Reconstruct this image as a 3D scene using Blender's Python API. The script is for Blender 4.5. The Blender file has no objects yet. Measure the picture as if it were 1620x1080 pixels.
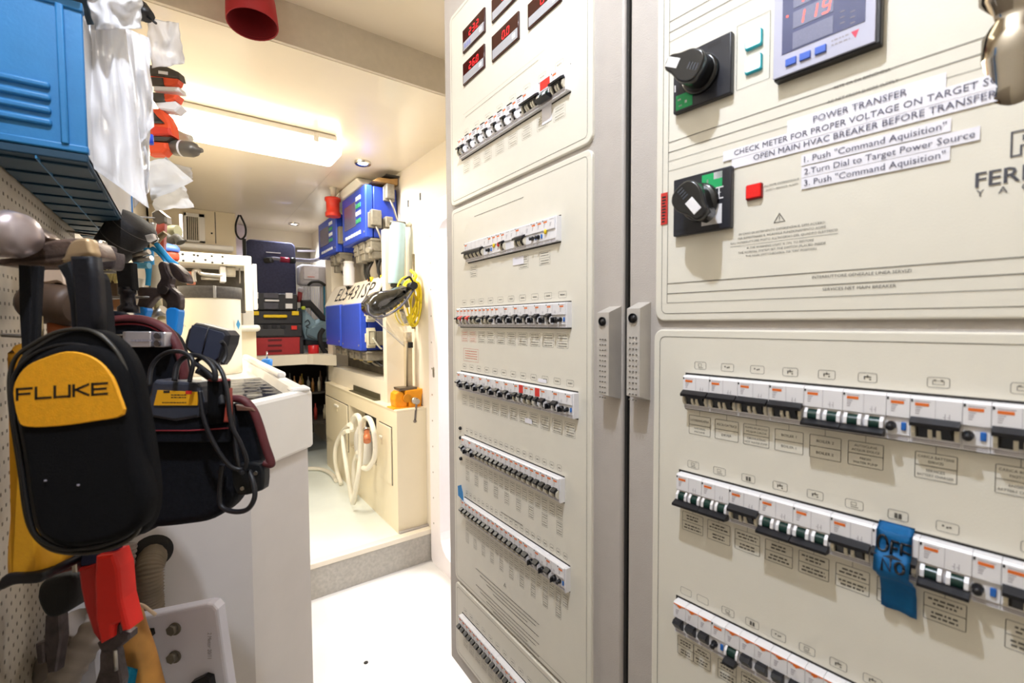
import bpy, bmesh, math, random
from mathutils import Vector, Matrix, Euler, noise
random.seed(7)
SC = bpy.context.scene
COL = SC.collection
PI = math.pi
CZ = 1.45
# ------------------------------------------------------------------ camera
FPX = 720.0
PSI, PIT, ROLL = math.radians(35.9), math.radians(2.4), math.radians(.3)
FW = Vector((math.sin(PSI)*math.cos(PIT), math.cos(PSI)*math.cos(PIT), -math.sin(PIT)))
_r0 = Vector((math.cos(PSI), -math.sin(PSI), 0))
_u0 = Vector((math.sin(PSI)*math.sin(PIT), math.cos(PSI)*math.sin(PIT), math.cos(PIT)))
RT = _r0*math.cos(ROLL)-_u0*math.sin(ROLL)
UP = _r0*math.sin(ROLL)+_u0*math.cos(ROLL)
CAM = Vector((0, 0, CZ))
cd = bpy.data.cameras.new('camera'); cam = bpy.data.objects.new('camera', cd); COL.objects.link(cam)
cam.matrix_world = Matrix(((RT.x, UP.x, -FW.x, 0), (RT.y, UP.y, -FW.y, 0), (RT.z, UP.z, -FW.z, CZ), (0, 0, 0, 1)))
cd.sensor_width = 36; cd.lens = 16; cd.clip_start = .02
cd.dof.use_dof = True; cd.dof.focus_distance = 1.25; cd.dof.aperture_fstop = 5.6
SC.camera = cam
# ------------------------------------------------------------------ world, light, exposure
w = bpy.data.worlds.new('room_air'); SC.world = w; w.use_nodes = True
w.node_tree.nodes['Background'].inputs[0].default_value = (.9, .95, 1, 1)
w.node_tree.nodes['Background'].inputs[1].default_value = .12
SC.view_settings.view_transform = 'Standard'; SC.view_settings.look = 'None'
SC.view_settings.gamma = 1; SC.view_settings.use_curve_mapping = False
SC.view_settings.exposure = 0.0
LAMPS = {}
def area(name, loc, rot, size, sizey, power, col=(1, 1, 1)):
    l = bpy.data.lights.new(name, 'AREA'); l.shape = 'RECTANGLE'; l.size = size; l.size_y = sizey; l.energy = power; l.color = col
    o = bpy.data.objects.new(name, l); COL.objects.link(o); o.location = loc; o.rotation_euler = rot; return o
def spot(name, loc, power, col=(1, 1, 1), ang=150, r=.03, rot=(0, 0, 0), blend=.6):
    l = bpy.data.lights.new(name, 'SPOT'); l.energy = power; l.color = col; l.spot_size = math.radians(ang); l.spot_blend = blend; l.shadow_soft_size = r
    o = bpy.data.objects.new(name, l); COL.objects.link(o); o.location = loc; o.rotation_euler = rot; return o
WARM = (1, .93, .80); COOL = (.90, .93, 1)
# fluorescent fitting over the corridor (its diffuser is below), downlights, next room, and two added warm fills without fittings
area('fluorescent_and_fill_light', (.30, 2.67, 2.33), (0, 0, 0), .85, .14, 24, (1, .95, .84))
spot('downlight_light', (.937, 2.864, 2.42), 14, COOL)
spot('downlight_light', (.932, 4.99, 2.42), 30, COOL)
spot('downlight_light', (-.03, .26, 2.57), 58, (.80, .87, 1), 172, .022, (0, 0, 0), .3)
area('fluorescent_and_fill_light', (.22, 1.1, 2.58), (0, 0, 0), .6, .12, 1.2, (1, .88, .66))  # warm fill added under the near ceiling, no fitting here
area('fluorescent_and_fill_light', (.15, -.85, 2.56), (0, 0, 0), .6, .14, 1.4, (1, .88, .66))  # second added warm fill, behind the camera, no fitting either
area('doorway_light', (1.95, 1.95, 2.2), (0, math.radians(25), 0), .6, .6, 40, (.96, .97, 1))

# ------------------------------------------------------------------ measuring helpers (pixel of the photo -> point on a known plane)
def ray(px, py): return FW + RT*((px-810)/FPX) + UP*((540-py)/FPX)
def on(px, py, n, d):
    r = ray(px, py); n = Vector(n); return CAM + r*((d-n.dot(CAM))/n.dot(r))
def onX(px, py, X): return on(px, py, (1, 0, 0), X)
def onY(px, py, Y): return on(px, py, (0, 1, 0), Y)
def onZ(px, py, Z): return on(px, py, (0, 0, 1), Z)
def P(px, py, d): return CAM + ray(px, py)*d

# ------------------------------------------------------------------ materials
def lin(h):
    h = h.lstrip('#'); c = [int(h[i:i+2], 16)/255 for i in (0, 2, 4)]
    return tuple(x/12.92 if x <= .04045 else ((x+.055)/1.055)**2.4 for x in c)
MATS = {}
def mat(name, col, rough=.5, metal=0, var=.06, nscale=30, bump=0, bscale=200, emis=0, trans=0, alpha=1, ecol=None, coat=0, ior=1.45, spec=None):
    if name in MATS: return MATS[name]
    m = bpy.data.materials.new(name); m.use_nodes = True; nt = m.node_tree; b = nt.nodes['Principled BSDF']
    c = lin(col) if isinstance(col, str) else col
    b.inputs['Base Color'].default_value = (*c, 1); b.inputs['Roughness'].default_value = rough; b.inputs['Metallic'].default_value = metal
    b.inputs['IOR'].default_value = ior
    if spec is not None: b.inputs['Specular IOR Level'].default_value = spec
    if coat: b.inputs['Coat Weight'].default_value = coat
    if trans: b.inputs['Transmission Weight'].default_value = trans
    if alpha < 1: b.inputs['Alpha'].default_value = alpha
    if emis:
        b.inputs['Emission Color'].default_value = (*(lin(ecol) if ecol else c), 1); b.inputs['Emission Strength'].default_value = emis
    tc = nt.nodes.new('ShaderNodeTexCoord')
    if var:
        n = nt.nodes.new('ShaderNodeTexNoise'); n.inputs['Scale'].default_value = nscale; n.inputs['Detail'].default_value = 4
        nt.links.new(tc.outputs['Object'], n.inputs['Vector'])
        r = nt.nodes.new('ShaderNodeValToRGB')
        r.color_ramp.elements[0].position = .3; r.color_ramp.elements[1].position = .7
        r.color_ramp.elements[0].color = (*[x*(1-var) for x in c], 1); r.color_ramp.elements[1].color = (*[min(1, x*(1+var)) for x in c], 1)
        nt.links.new(n.outputs['Fac'], r.inputs['Fac']); nt.links.new(r.outputs['Color'], b.inputs['Base Color'])
    if bump:
        n2 = nt.nodes.new('ShaderNodeTexNoise'); n2.inputs['Scale'].default_value = bscale; n2.inputs['Detail'].default_value = 3
        nt.links.new(tc.outputs['Object'], n2.inputs['Vector'])
        bp = nt.nodes.new('ShaderNodeBump'); bp.inputs['Strength'].default_value = bump; bp.inputs['Distance'].default_value = .002
        nt.links.new(n2.outputs['Fac'], bp.inputs['Height']); nt.links.new(bp.outputs['Normal'], b.inputs['Normal'])
    MATS[name] = m; return m

CREAM = mat('cream_enamel', '#e2ddd0', .38, var=.012, bump=.08, bscale=500)
TAUPE = mat('taupe_cabinet_paint', '#b8b1ab', .55, var=.03, bump=.35, bscale=700)
TAUPE_D = mat('taupe_edge_paint', '#8d857c', .6, var=.03)
WALLW = mat('warm_white_wall', '#ece2cf', .4, var=.02, nscale=3)
CEIL = mat('ceiling_cream', '#eee2cc', .32, var=.02, nscale=4, coat=.2)
FASC = mat('ceiling_fascia', '#d8cdba', .5, var=.03, nscale=40)
FLOORW = mat('white_deck_paint', '#e0ddda', .45, var=.03, nscale=6, bump=.1, bscale=60)
FLOORB = mat('platform_deck_paint', '#e6ebe4', .4, var=.04, nscale=4)
RISER = mat('grey_riser', '#b0aba2', .6, var=.12, nscale=60, bump=.2)
GEL = mat('white_gelcoat', '#f0ece6', .3, var=.02, nscale=8, coat=.2)
GELD = mat('tank_front_gelcoat', '#dcd6d2', .5, var=.03, nscale=10)
BLACK = mat('black_plastic', '#15151a', .4, var=.1)
BLACKM = mat('matte_black_rubber', '#18181a', .7, var=.1, bump=.3)
DARK = mat('dark_grey', '#2b2926', .7)  # one dark grey for gaskets, screws, seams, print and openings
INK = mat('printed_ink', '#5a564e', .7, var=0)
INKL = mat('faint_printed_ink', '#a39b8a', .7, var=0)
INKR = mat('red_printed_ink', '#d8705c', .7, var=0)
WHITEP = mat('white_plastic', '#e9e7ea', .35, var=.01)
OFFW = mat('ivory_plastic', '#d8d0bd', .45, var=.03)
ORANGE = mat('orange_label', '#e0702a', .5, var=.05)
GREEND = mat('dark_green_drum', '#16332e', .25, var=.05)
GREYP = mat('grey_print', '#9a949c', .6, var=0)
BLUEB = mat('blue_button', '#2466b8', .4, var=0)
REDP = mat('red_label', '#d8322a', .5, var=.04)
CHROME = mat('polished_chrome', '#d9d6d0', .09, 1, var=0)
STEEL = mat('brushed_steel', '#b5b1ab', .3, 1, var=.08)
IRON = mat('worn_grey_steel', '#5a5356', .45, .8, var=.3, nscale=60, bump=.4)
YEL = mat('yellow_plastic', '#e9c51c', .4)

# ------------------------------------------------------------------ object helpers
W = {}
def seti(o, label, cat, group, kind):
    if label: o['label'] = label
    if cat: o['category'] = cat
    if group: o['group'] = group
    if kind: o['kind'] = kind
def link(o, parent, world):
    COL.objects.link(o); W[o.name] = world
    if parent: o.parent = parent; o.matrix_local = W[parent.name].inverted() @ world
    else: o.matrix_world = world
    return o
def thing(name, label, cat, at=(0, 0, 0), space=None, group=None, kind=None):
    o = bpy.data.objects.new(name, None); o.empty_display_size = .02
    m = (space or Matrix.Identity(4)) @ Matrix.Translation(Vector(at))
    link(o, None, m); seti(o, label, cat, group, kind); return o
def roundrect(x0, x1, z0, z1, r, n=5):
    out = []
    for cx, cz, a0 in ((x1-r, z1-r, 0), (x0+r, z1-r, 90), (x0+r, z0+r, 180), (x1-r, z0+r, 270)):
        for i in range(n+1):
            a = math.radians(a0+90*i/n); out.append((cx+r*math.cos(a), cz+r*math.sin(a)))
    return out
def inset(poly, d):
    n = len(poly); out = []
    ar = sum(poly[i][0]*poly[(i+1) % n][1]-poly[(i+1) % n][0]*poly[i][1] for i in range(n)); sg = 1 if ar > 0 else -1
    for i in range(n):
        a = Vector(poly[i-1]); b = Vector(poly[i]); c = Vector(poly[(i+1) % n])
        e1 = (b-a); e2 = (c-b)
        if e1.length < 1e-9: e1 = e2.copy()
        if e2.length < 1e-9: e2 = e1.copy()
        e1.normalize(); e2.normalize()
        n1 = Vector((-e1.y, e1.x))*sg; n2 = Vector((-e2.y, e2.x))*sg
        m = n1+n2
        if m.length < 1e-6: m = n1
        m.normalize(); k = max(.35, m.dot(n1)); p = b+m*(d/k); out.append((p.x, p.y))
    return out
def smooth(pts, n=6, closed=False):
    pts = [Vector(p) for p in pts]; N = len(pts); out = []
    rng = range(N if closed else N-1)
    for i in rng:
        p0 = pts[(i-1) % N] if closed or i > 0 else pts[0]; p1 = pts[i]; p2 = pts[(i+1) % N]
        p3 = pts[(i+2) % N] if closed or i < N-2 else pts[N-1]
        for k in range(n):
            t = k/n; out.append(.5*((2*p1)+(-p0+p2)*t+(2*p0-5*p1+4*p2-p3)*t*t+(-p0+3*p1-3*p2+p3)*t**3))
    if not closed: out.append(pts[-1])
    return out
def smooth2(pts, n=5): return [(p.x, p.y) for p in smooth([(a, b, 0) for a, b in pts], n, True)]

VIEWD = {}
class MB:
    def __init__(s, space=None):
        s.bm = bmesh.new(); s.S = space or Matrix.Identity(4); s.mi = 0; s.L = Matrix.Identity(4)
        s.d = VIEWD.get(tuple(round(v, 5) for v in s.S.translation))
    def at(s, m): s.L = m; return s
    def add(s, vs, fs, sm=False):
        bv = [s.bm.verts.new(s.L @ Vector(v)) for v in vs]
        out = []
        for f in fs:
            try:
                q = s.bm.faces.new([bv[i] for i in f]); q.material_index = s.mi; q.smooth = sm; out.append(q)
            except ValueError: pass
        return bv
    def box(s, x0, x1, y0, y1, z0, z1, bev=0, seg=2):
        vs = [(x, y, z) for z in (z0, z1) for y in (y0, y1) for x in (x0, x1)]
        fs = [(0, 2, 3, 1), (4, 5, 7, 6), (0, 1, 5, 4), (2, 6, 7, 3), (0, 4, 6, 2), (1, 3, 7, 5)]
        bv = s.add(vs, fs)
        if bev:
            es = list({e for v in bv for e in v.link_edges})
            r = bmesh.ops.bevel(s.bm, geom=es, offset=bev, segments=seg, affect='EDGES', profile=.5, clamp_overlap=True)
            for f in r['faces']: f.smooth = True; f.material_index = s.mi
        return s
    def prism(s, poly, y0, y1, bev=0, axes='xz', sm=False, bseg=1):
        # outline in (a,b), extruded along the third axis from y0 (front) to y1 (back); front edge chamfered by bev
        def mp(a, b, d):
            return {'xz': (a, d, b), 'xy': (a, b, d), 'yz': (d, a, b)}[axes]
        if s.d: poly = [(a*(s.d+y0)/s.d, b*(s.d+y0)/s.d) for a, b in poly]
        n = len(poly); sg = 1 if y1 > y0 else -1
        rings = []
        if bev:
            for k in range(bseg+1):
                t = k/bseg*PI/2
                rings.append((inset(poly, bev*(1-math.sin(t))), y0+sg*bev*(1-math.cos(t))))
        else: rings.append((poly, y0))
        rings.append((poly, y1))
        vs = []
        for pl, d in rings: vs += [mp(a, b, d) for a, b in pl]
        fs = [tuple(range(n)), tuple(range((len(rings)-1)*n, len(rings)*n))[::-1]]
        bv = s.add(vs, fs)
        sd = []
        for r in range(len(rings)-1):
            for i in range(n):
                j = (i+1) % n
                try:
                    f = s.bm.faces.new((bv[r*n+i], bv[r*n+j], bv[(r+1)*n+j], bv[(r+1)*n+i])); f.material_index = s.mi; f.smooth = sm
                except ValueError: pass
        return s
    def rings(s, rs, cap=True, sm=True, closed=False):
        n = len(rs[0]); vs = [v for r in rs for v in r]; fs = []
        m = len(rs)
        for r in range(m if closed else m-1):
            q = (r+1) % m
            for i in range(n):
                j = (i+1) % n; fs.append((r*n+i, r*n+j, q*n+j, q*n+i))
        bv = s.add(vs, fs, sm)
        if cap and not closed:
            for k in ((0, 1), (m-1, -1)):
                vv = [bv[k[0]*n+i] for i in range(n)][::k[1]]
                try: f = s.bm.faces.new(vv); f.material_index = s.mi
                except ValueError: pass
        return s
    def cyl(s, p0, p1, r0, r1=None, n=20, cap=True, bev=0):
        p0 = Vector(p0); p1 = Vector(p1); r1 = r0 if r1 is None else r1
        h = (p1-p0).length
        if bev: prof = [(r0-bev, 0), (r0, bev), (r1, h-bev), (r1-bev, h)]
        else: prof = [(r0, 0), (r1, h)]
        return s.lathe(prof, p0, p1-p0, n, cap)
    def lathe(s, prof, p0, ax, n=24, cap=True, sm=True):
        ax = Vector(ax).normalized(); p0 = Vector(p0)
        a = ax.orthogonal().normalized(); b = ax.cross(a)
        rs = [[p0+ax*h+(a*math.cos(2*PI*i/n)+b*math.sin(2*PI*i/n))*r for i in range(n)] for r, h in prof]
        return s.rings(rs, cap, sm)
    def tube(s, pts, r, n=8, closed=False, cap=True, flat=None):
        pts = [Vector(p) for p in pts]; N = len(pts); rs = []
        t0 = (pts[1]-pts[0]).normalized(); a = t0.orthogonal().normalized()
        for i in range(N):
            if closed: t = (pts[(i+1) % N]-pts[i-1])
            else: t = pts[min(i+1, N-1)]-pts[max(i-1, 0)]
            if t.length < 1e-9: t = t0
            t.normalize(); a = a-t*a.dot(t)
            if a.length < 1e-6: a = t.orthogonal()
            a.normalize(); b = t.cross(a); rr = r(i/(N-1)) if callable(r) else r
            rs.append([pts[i]+(a*math.cos(2*PI*k/n)+b*math.sin(2*PI*k/n)*(flat or 1))*rr for k in range(n)])
        return s.rings(rs, cap, True, closed)
    def ball(s, c, r, n=16, sc=(1, 1, 1)):
        prof = []; m = n//2
        rs = []
        for k in range(1, m):
            th = PI*k/m
            rs.append([Vector(c)+Vector((math.cos(2*PI*i/n)*math.sin(th)*r*sc[0], math.sin(2*PI*i/n)*math.sin(th)*r*sc[1], math.cos(th)*r*sc[2])) for i in range(n)])
        return s.rings(rs, True, True)
    def grid(s, f, nu, nv, thick=0, sm=True):
        vs = [Vector(f(i/nu, j/nv)) for j in range(nv+1) for i in range(nu+1)]
        fs = [(j*(nu+1)+i, j*(nu+1)+i+1, (j+1)*(nu+1)+i+1, (j+1)*(nu+1)+i) for j in range(nv) for i in range(nu)]
        bv = s.add(vs, fs, sm)
        if thick:
            fl = list({q for v in bv for q in v.link_faces})
            bmesh.ops.solidify(s.bm, geom=fl, thickness=thick)
            for q in {q for v in bv for q in v.link_faces}: q.smooth = sm; q.material_index = s.mi
        return s
    def build(s, name, mats, parent=None, label=None, cat=None, group=None, kind=None, origin=None):
        if not isinstance(mats, (list, tuple)): mats = [mats]
        bm = s.bm
        bmesh.ops.recalc_face_normals(bm, faces=bm.faces)
        if parent: world = W[parent.name].copy()
        elif origin is not None: world = s.S @ Matrix.Translation(Vector(origin))
        else:
            c = Vector((0, 0, 0)); vs = list(bm.verts); lo = [min(v.co[i] for v in vs) for i in range(3)]; hi = [max(v.co[i] for v in vs) for i in range(3)]
            world = s.S @ Matrix.Translation(Vector(((lo[0]+hi[0])/2, (lo[1]+hi[1])/2, lo[2])))
        bm.transform(world.inverted() @ s.S)
        me = bpy.data.meshes.new(name); bm.to_mesh(me); bm.free()
        for m in mats: me.materials.append(m)
        o = bpy.data.objects.new(name, me); link(o, parent, world); seti(o, label, cat, group, kind); return o
def mesh_of(mb, name, mats):
    bmesh.ops.recalc_face_normals(mb.bm, faces=mb.bm.faces)
    me = bpy.data.meshes.new(name); mb.bm.to_mesh(me); mb.bm.free()
    for m in mats: me.materials.append(m)
    return me
def inst(name, me, parent, space, label=None):
    o = bpy.data.objects.new(name, me); link(o, parent, space)
    if label: o['label'] = label
    return o
TXT = {}
def text_geo(s):
    if s in TXT: return TXT[s]
    c = bpy.data.curves.new('t', 'FONT'); c.body = s; c.size = 1; c.resolution_u = 2
    o = bpy.data.objects.new('t', c); COL.objects.link(o)
    dg = bpy.context.evaluated_depsgraph_get(); dg.update()
    me = bpy.data.meshes.new_from_object(o.evaluated_get(dg))
    vs = [(v.co.x, v.co.y) for v in me.vertices]; fs = [tuple(p.vertices) for p in me.polygons]
    bpy.data.objects.remove(o); bpy.data.curves.remove(c); bpy.data.meshes.remove(me)
    wd = (min(v[0] for v in vs), max(v[0] for v in vs)) if vs else (0, 1)
    TXT[s] = (vs, fs, wd); return TXT[s]
def put_text(mb, s, x0, z0, x1=None, h=None, y=-.0008, z1=None, center=False, slant=0):
    """text on the local xz plane: baseline from (x0,z0) to (x1,z1); h = capital height"""
    vs, fs, wd = text_geo(s); L = wd[1]-wd[0]
    sz = h/.72 if h else None
    if x1 is None:
        sx = sz; 
        if center: x0 = x0-L*sx/2
        dz = 0
    else:
        sx = (x1-x0)/L; dz = ((z1 if z1 is not None else z0)-z0)/(x1-x0)
        if sz is None: sz = sx
    mb.add([(x0+(a-wd[0])*sx+slant*b*sz, y, z0+b*sz+(a-wd[0])*sx*dz) for a, b in vs], fs)
def outline(mb, x0, x1, z0, z1, t=.0006, y=-.0006, r=0):
    if r:
        o = roundrect(x0, x1, z0, z1, r, 3); i = inset(o, t); n = len(o)
        mb.add([(a, y, b) for a, b in o]+[(a, y, b) for a, b in i], [(k, (k+1) % n, n+(k+1) % n, n+k) for k in range(n)])
    else:
        for a, b, c, d in ((x0, x1, z0, z0+t), (x0, x1, z1-t, z1), (x0, x0+t, z0, z1), (x1-t, x1, z0, z1)): rect(mb, a, b, c, d, y)
def rect(mb, x0, x1, z0, z1, y=-.0006): mb.add([(x0, y, z0), (x1, y, z0), (x1, y, z1), (x0, y, z1)], [(0, 1, 2, 3)])
def dashes(mb, x0, x1, z, h, y=-.0006, rnd=random):
    x = x0
    while x < x1:
        l = min(rnd.uniform(.8, 3.2)*h, x1-x); rect(mb, x, x+l, z, z+h, y); x += l+h*.6
# ================================================================== ROOM SHELL
def shell(name, x0, x1, y0, y1, z0, z1, m, label=None):
    return MB().box(x0, x1, y0, y1, z0, z1).build(name, m, kind='structure', label=label)
XW = 1.2
shell('floor', -.6, 2.6, -1.5, 2.51, -.05, 0, FLOORW)
# raised platform at the end of the corridor with a grey riser and cream nosing
shell('floor', -.6, XW+.02, 2.53, 5.6, -.05, .19, FLOORB)
shell('trim_1', -.2, XW, 2.505, 2.53, 0, .165, RISER, 'grey riser of the step')
MB().box(-.2, XW, 2.500, 2.555, .165, .195, .004).build('trim_2', WALLW, kind='structure')
shell('ceiling', -.6, 2.6, 1.84, 5.6, 2.45, 2.66, CEIL)
shell('ceiling', -.6, 2.6, -1.5, 1.84, 2.60, 2.66, CEIL)
shell('trim_3', -.6, 2.6, 1.825, 1.84, 2.452, 2.60, FASC)
shell('wall_left', -.35, -.215, -1.5, 5.6, 0, 2.6, WALLW)
shell('wall_front', -.6, 2.6, -1.5, -1.4, 0, 2.6, WALLW)
# right wall with the doorway
DY0, DY1, DZ0, DZ1 = 1.62, 2.37, .10, 2.02
shell('wall_right', XW, XW+.08, 2.47, 5.6, 0, 2.45, WALLW)
b = MB(); b.box(XW, XW+.08, -1.5, 1.5, 0, 2.6); b.box(XW, XW+.08, 1.5, 2.47, DZ1+.08, 2.6)
b.build('wall_right', WALLW, kind='structure')
DOORW = mat('door_frame_white', '#f4ecea', .35, var=.01)
b = MB(); o = [(y, z) for y, z in roundrect(1.5, 2.49, .0, DZ1+.13, .03, 4)]; i_ = roundrect(DY0, DY1, DZ0, DZ1, .12, 4)
n = len(o)
vs = [(XW-.012, a, c) for a, c in o]+[(XW-.012, a, c) for a, c in i_]+[(XW+.09, a, c) for a, c in i_]+[(XW+.001, a, c) for a, c in o]
fs = []
for k in range(n):
    j = (k+1) % n; fs += [(k, j, n+j, n+k), (n+k, n+j, 2*n+j, 2*n+k), (k, 3*n+k, 3*n+j, j)]
b.add(vs, fs); b.build('door_1', DOORW, kind='structure')
b = MB()
for k in range(12):
    z = .25+k*.155; b.cyl((XW-.014, 2.45, z), (XW-.011, 2.45, z), .005, n=8)
b.build('trim_5', STEEL, kind='structure')
b = MB(); b.prism(roundrect(2.415, 2.435, 1.13, 1.19, .008, 4), XW-.016, XW-.011, .001, 'yz'); b.build('trim_6', STEEL, kind='structure')
# bright room seen through the doorway
shell('wall_far', 2.25, 2.3, .8, 3.6, -.0, 2.6, mat('far_room_white', '#e9ecf6', .5))
shell('floor', 1.2, 2.3, .8, 3.6, -.04, .02, FLOORW)
# boxed-in end of the room
WB = mat('cream_locker_paint', '#f0e2c4', .42, var=.02, nscale=5)
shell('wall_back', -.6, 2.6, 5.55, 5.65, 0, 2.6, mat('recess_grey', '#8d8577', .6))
shell('trim_4', .40, XW, 5.46, 5.56, 2.29, 2.45, WALLW)

# air-conditioner locker with a louvred vent
t = thing('vent_locker', 'cream locker at the far end with a slatted air vent near its top left', 'locker', (.1, 5.0, .19))
yl = 4.85
tl = onY(283, 332, yl); tr = onY(372, 338, yl)
MB().box(-.2, tr.x, yl, 5.5, .19, 2.448).build('body', WB, t)
a = onY(340, 338, yl); c = onY(340, 385, yl)
MB().box(a.x-.003, a.x+.003, yl-.0015, yl+.002, c.z, 2.44).build('seam', DARK, t)
v0 = onY(290, 336, yl); v1 = onY(325, 385, yl)
b = MB()
ww = .03
b.box(v0.x, v1.x, yl-.02, yl, v0.z-ww, v0.z, .003); b.box(v0.x, v1.x, yl-.02, yl, v1.z, v1.z+ww*.6, .003)
b.box(v0.x, v0.x+.02, yl-.02, yl, v1.z, v0.z, .003); b.box(v1.x-.045, v1.x, yl-.02, yl, v1.z, v0.z, .003)
vf = b.build('vent_frame', GEL, t)
MB().box(v0.x+.02, v1.x-.045, yl-.003, yl+.001, v1.z+.01, v0.z-.02).build('vent_opening', DARK, t)
for k in range(6):
    x = v0.x+.03+k*(v1.x-v0.x-.075)/5.5
    MB().box(x, x+.007, yl-.018, yl-.002, v1.z+.015, v0.z-.03).build('slat', OFFW, t)
l0 = onY(284, 385, yl); l1 = onY(368, 400, yl)
MB().box(-.15, l1.x, yl-.10, yl, l1.z, l0.z, .012).build('ledge', GEL, t)
MB().box(tr.x, onY(388, 350, 5.4).x, 5.35, 5.5, .19, 2.448).build('side_post', mat('cool_white_paint', '#e6dcec', .4), t)
MB().cyl((onY(335, 369, yl).x, yl-.004, onY(335, 369, yl).z), (onY(335, 369, yl).x, yl, onY(335, 369, yl).z), .008, n=10).build('screw', DARK, t)
b = MB(); pts = [onY(x, y, 4.8) for x, y in ((378, 340), (373, 355), (374, 370), (381, 378), (388, 372), (388, 358), (380, 340))]
b.tube(smooth(pts, 6), .008, 8).build('hanging_loop', BLACKM, None, 'black cable loop hanging from the ceiling at the far locker', 'cable')

# ceiling seams and the two downlights
b = MB(); s0 = onZ(525, 270, 2.45); s1 = onZ(470, 330, 2.45)
d = (s1-s0); nrm = Vector((-d.y, d.x, 0)).normalized()*.002
s2 = s0+d*1.6
b.add([s0+nrm+Vector((0, 0, -.001)), s0-nrm+Vector((0, 0, -.001)), s2-nrm+Vector((0, 0, -.001)), s2+nrm+Vector((0, 0, -.001))], [(0, 1, 2, 3)])
b.build('trim_7', FASC, kind='structure')
LEDW = mat('downlight_glow', '#dfe6ff', .3, var=0, emis=22, ecol='#e6ecff')
for k, (x, y) in enumerate(((.937, 2.864), (.932, 4.99), (-.03, .26))):
    z = 2.45 if y > 1.84 else 2.60
    t = thing('downlight', ['round chrome-rimmed downlight in the ceiling above the blue control boxes', 'round downlight in the ceiling at the dark far end', 'round downlight in the near ceiling above the viewer'][k], 'light', (x, y, z-.012))
    MB().lathe([(.030, 0), (.045, -.006), (.050, 0), (.050, .012)], (x, y, z-.012), (0, 0, 1), 24, False).build('rim', CHROME, t)
    MB().cyl((x, y, z-.008), (x, y, z-.004), .031).build('lens', LEDW, t)

# fluorescent fitting
t = thing('fluorescent_fitting', 'long glowing fluorescent ceiling light with clipped diffuser across the corridor', 'light', (.28, 2.67, 2.33))
MB().box(-.18, .70, 2.545, 2.80, 2.42, 2.449, .008).build('housing', GEL, t)
DIFF = mat('glowing_diffuser', '#fff4dc', .4, var=0, emis=7.5, ecol='#fff2d8')
b = MB(); ol = roundrect(-.19, .73, 2.555, 2.79, .03, 4)
b.prism(ol, 2.350, 2.425, .025, 'xy', True, 3); b.build('diffuser', DIFF, t)
for y in (2.548, 2.797):
    for x in (.58,):
        MB().box(x, x+.025, y-.006, y+.006, 2.395, 2.44, .003).build('clip', GEL, t)

# red ventilation hose coming down through the near ceiling
t = thing('red_duct', 'dark red tubular duct hanging open-ended from the near ceiling', 'duct', P(400, 45, 1.45))
rc = P(400, 40, 1.42); RED = mat('dark_red_fabric', '#a01c22', .6, var=.05, bump=.2)
ax = Vector((-.03, .12, 1)).normalized()
b = MB(); R0 = .073
L_ = (2.6-rc.z)/ax.z
b.lathe([(R0*.93, .01), (R0*.97, 0), (R0, .004), (R0*.94, .08), (R0*.90, .10), (R0*.95, .13), (R0*.9, L_)], rc, ax, 32, False)
b.build('duct', RED, t)
MB().lathe([(R0*.94, .003), (R0*.86, .08), (R0*.80, .18), (.001, .2)], rc, ax, 32, False).build('inner_lining', mat('red_inner', '#7d1219', .7), t)

# ================================================================== SWITCHBOARD
def frame(ang, D):
    a = math.radians(ang); n = Vector((math.cos(a), -math.sin(a), 0)); x = Vector((-math.sin(a), -math.cos(a), 0)); o = n*D
    m = Matrix(((x.x, n.x, 0, o.x), (x.y, n.y, 0, o.y), (0, 0, 1, 0), (0, 0, 0, 1)))
    def uv(px, py, out=0.0):
        p = on(px, py, n, D-out); return p.dot(x), p.z
    return m, uv
FL, UL = frame(1.7, .54)
FR, UR = frame(-4.4, .585)
t = thing('switchboard_cabinet', 'tall taupe steel electrical switchboard cabinet with two ajar doors filling the right side', 'cabinet', (.75, .35, 0))
b = MB(); b.box(.655, 1.18, -.62, 1.05, .50, 2.36, .004); b.build('body', TAUPE, t)
MB().box(.63, 1.18, -.62, 1.06, 0, .50, .003).build('plinth', TAUPE, t)
def door(F, u0, u1, z0, z1, lock_u, hz):
    dr = MB(F).box(u0, u1, .006, .045, z0, z1, .004).build('door', TAUPE, t)
    return dr
dl = door(FL, -1.113, -.494, .525, 2.34, 0, 0)
MB(FL).box(-.494, -.489, .012, .06, .53, 2.33).build('gasket', DARK, dl)
dr = door(FR, -.418, .46, .50, 2.34, 0, 0)
MB(FL).box(-.489, -.43, .055, .09, .53, 2.33).build('door_stile', DARK, t)
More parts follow.
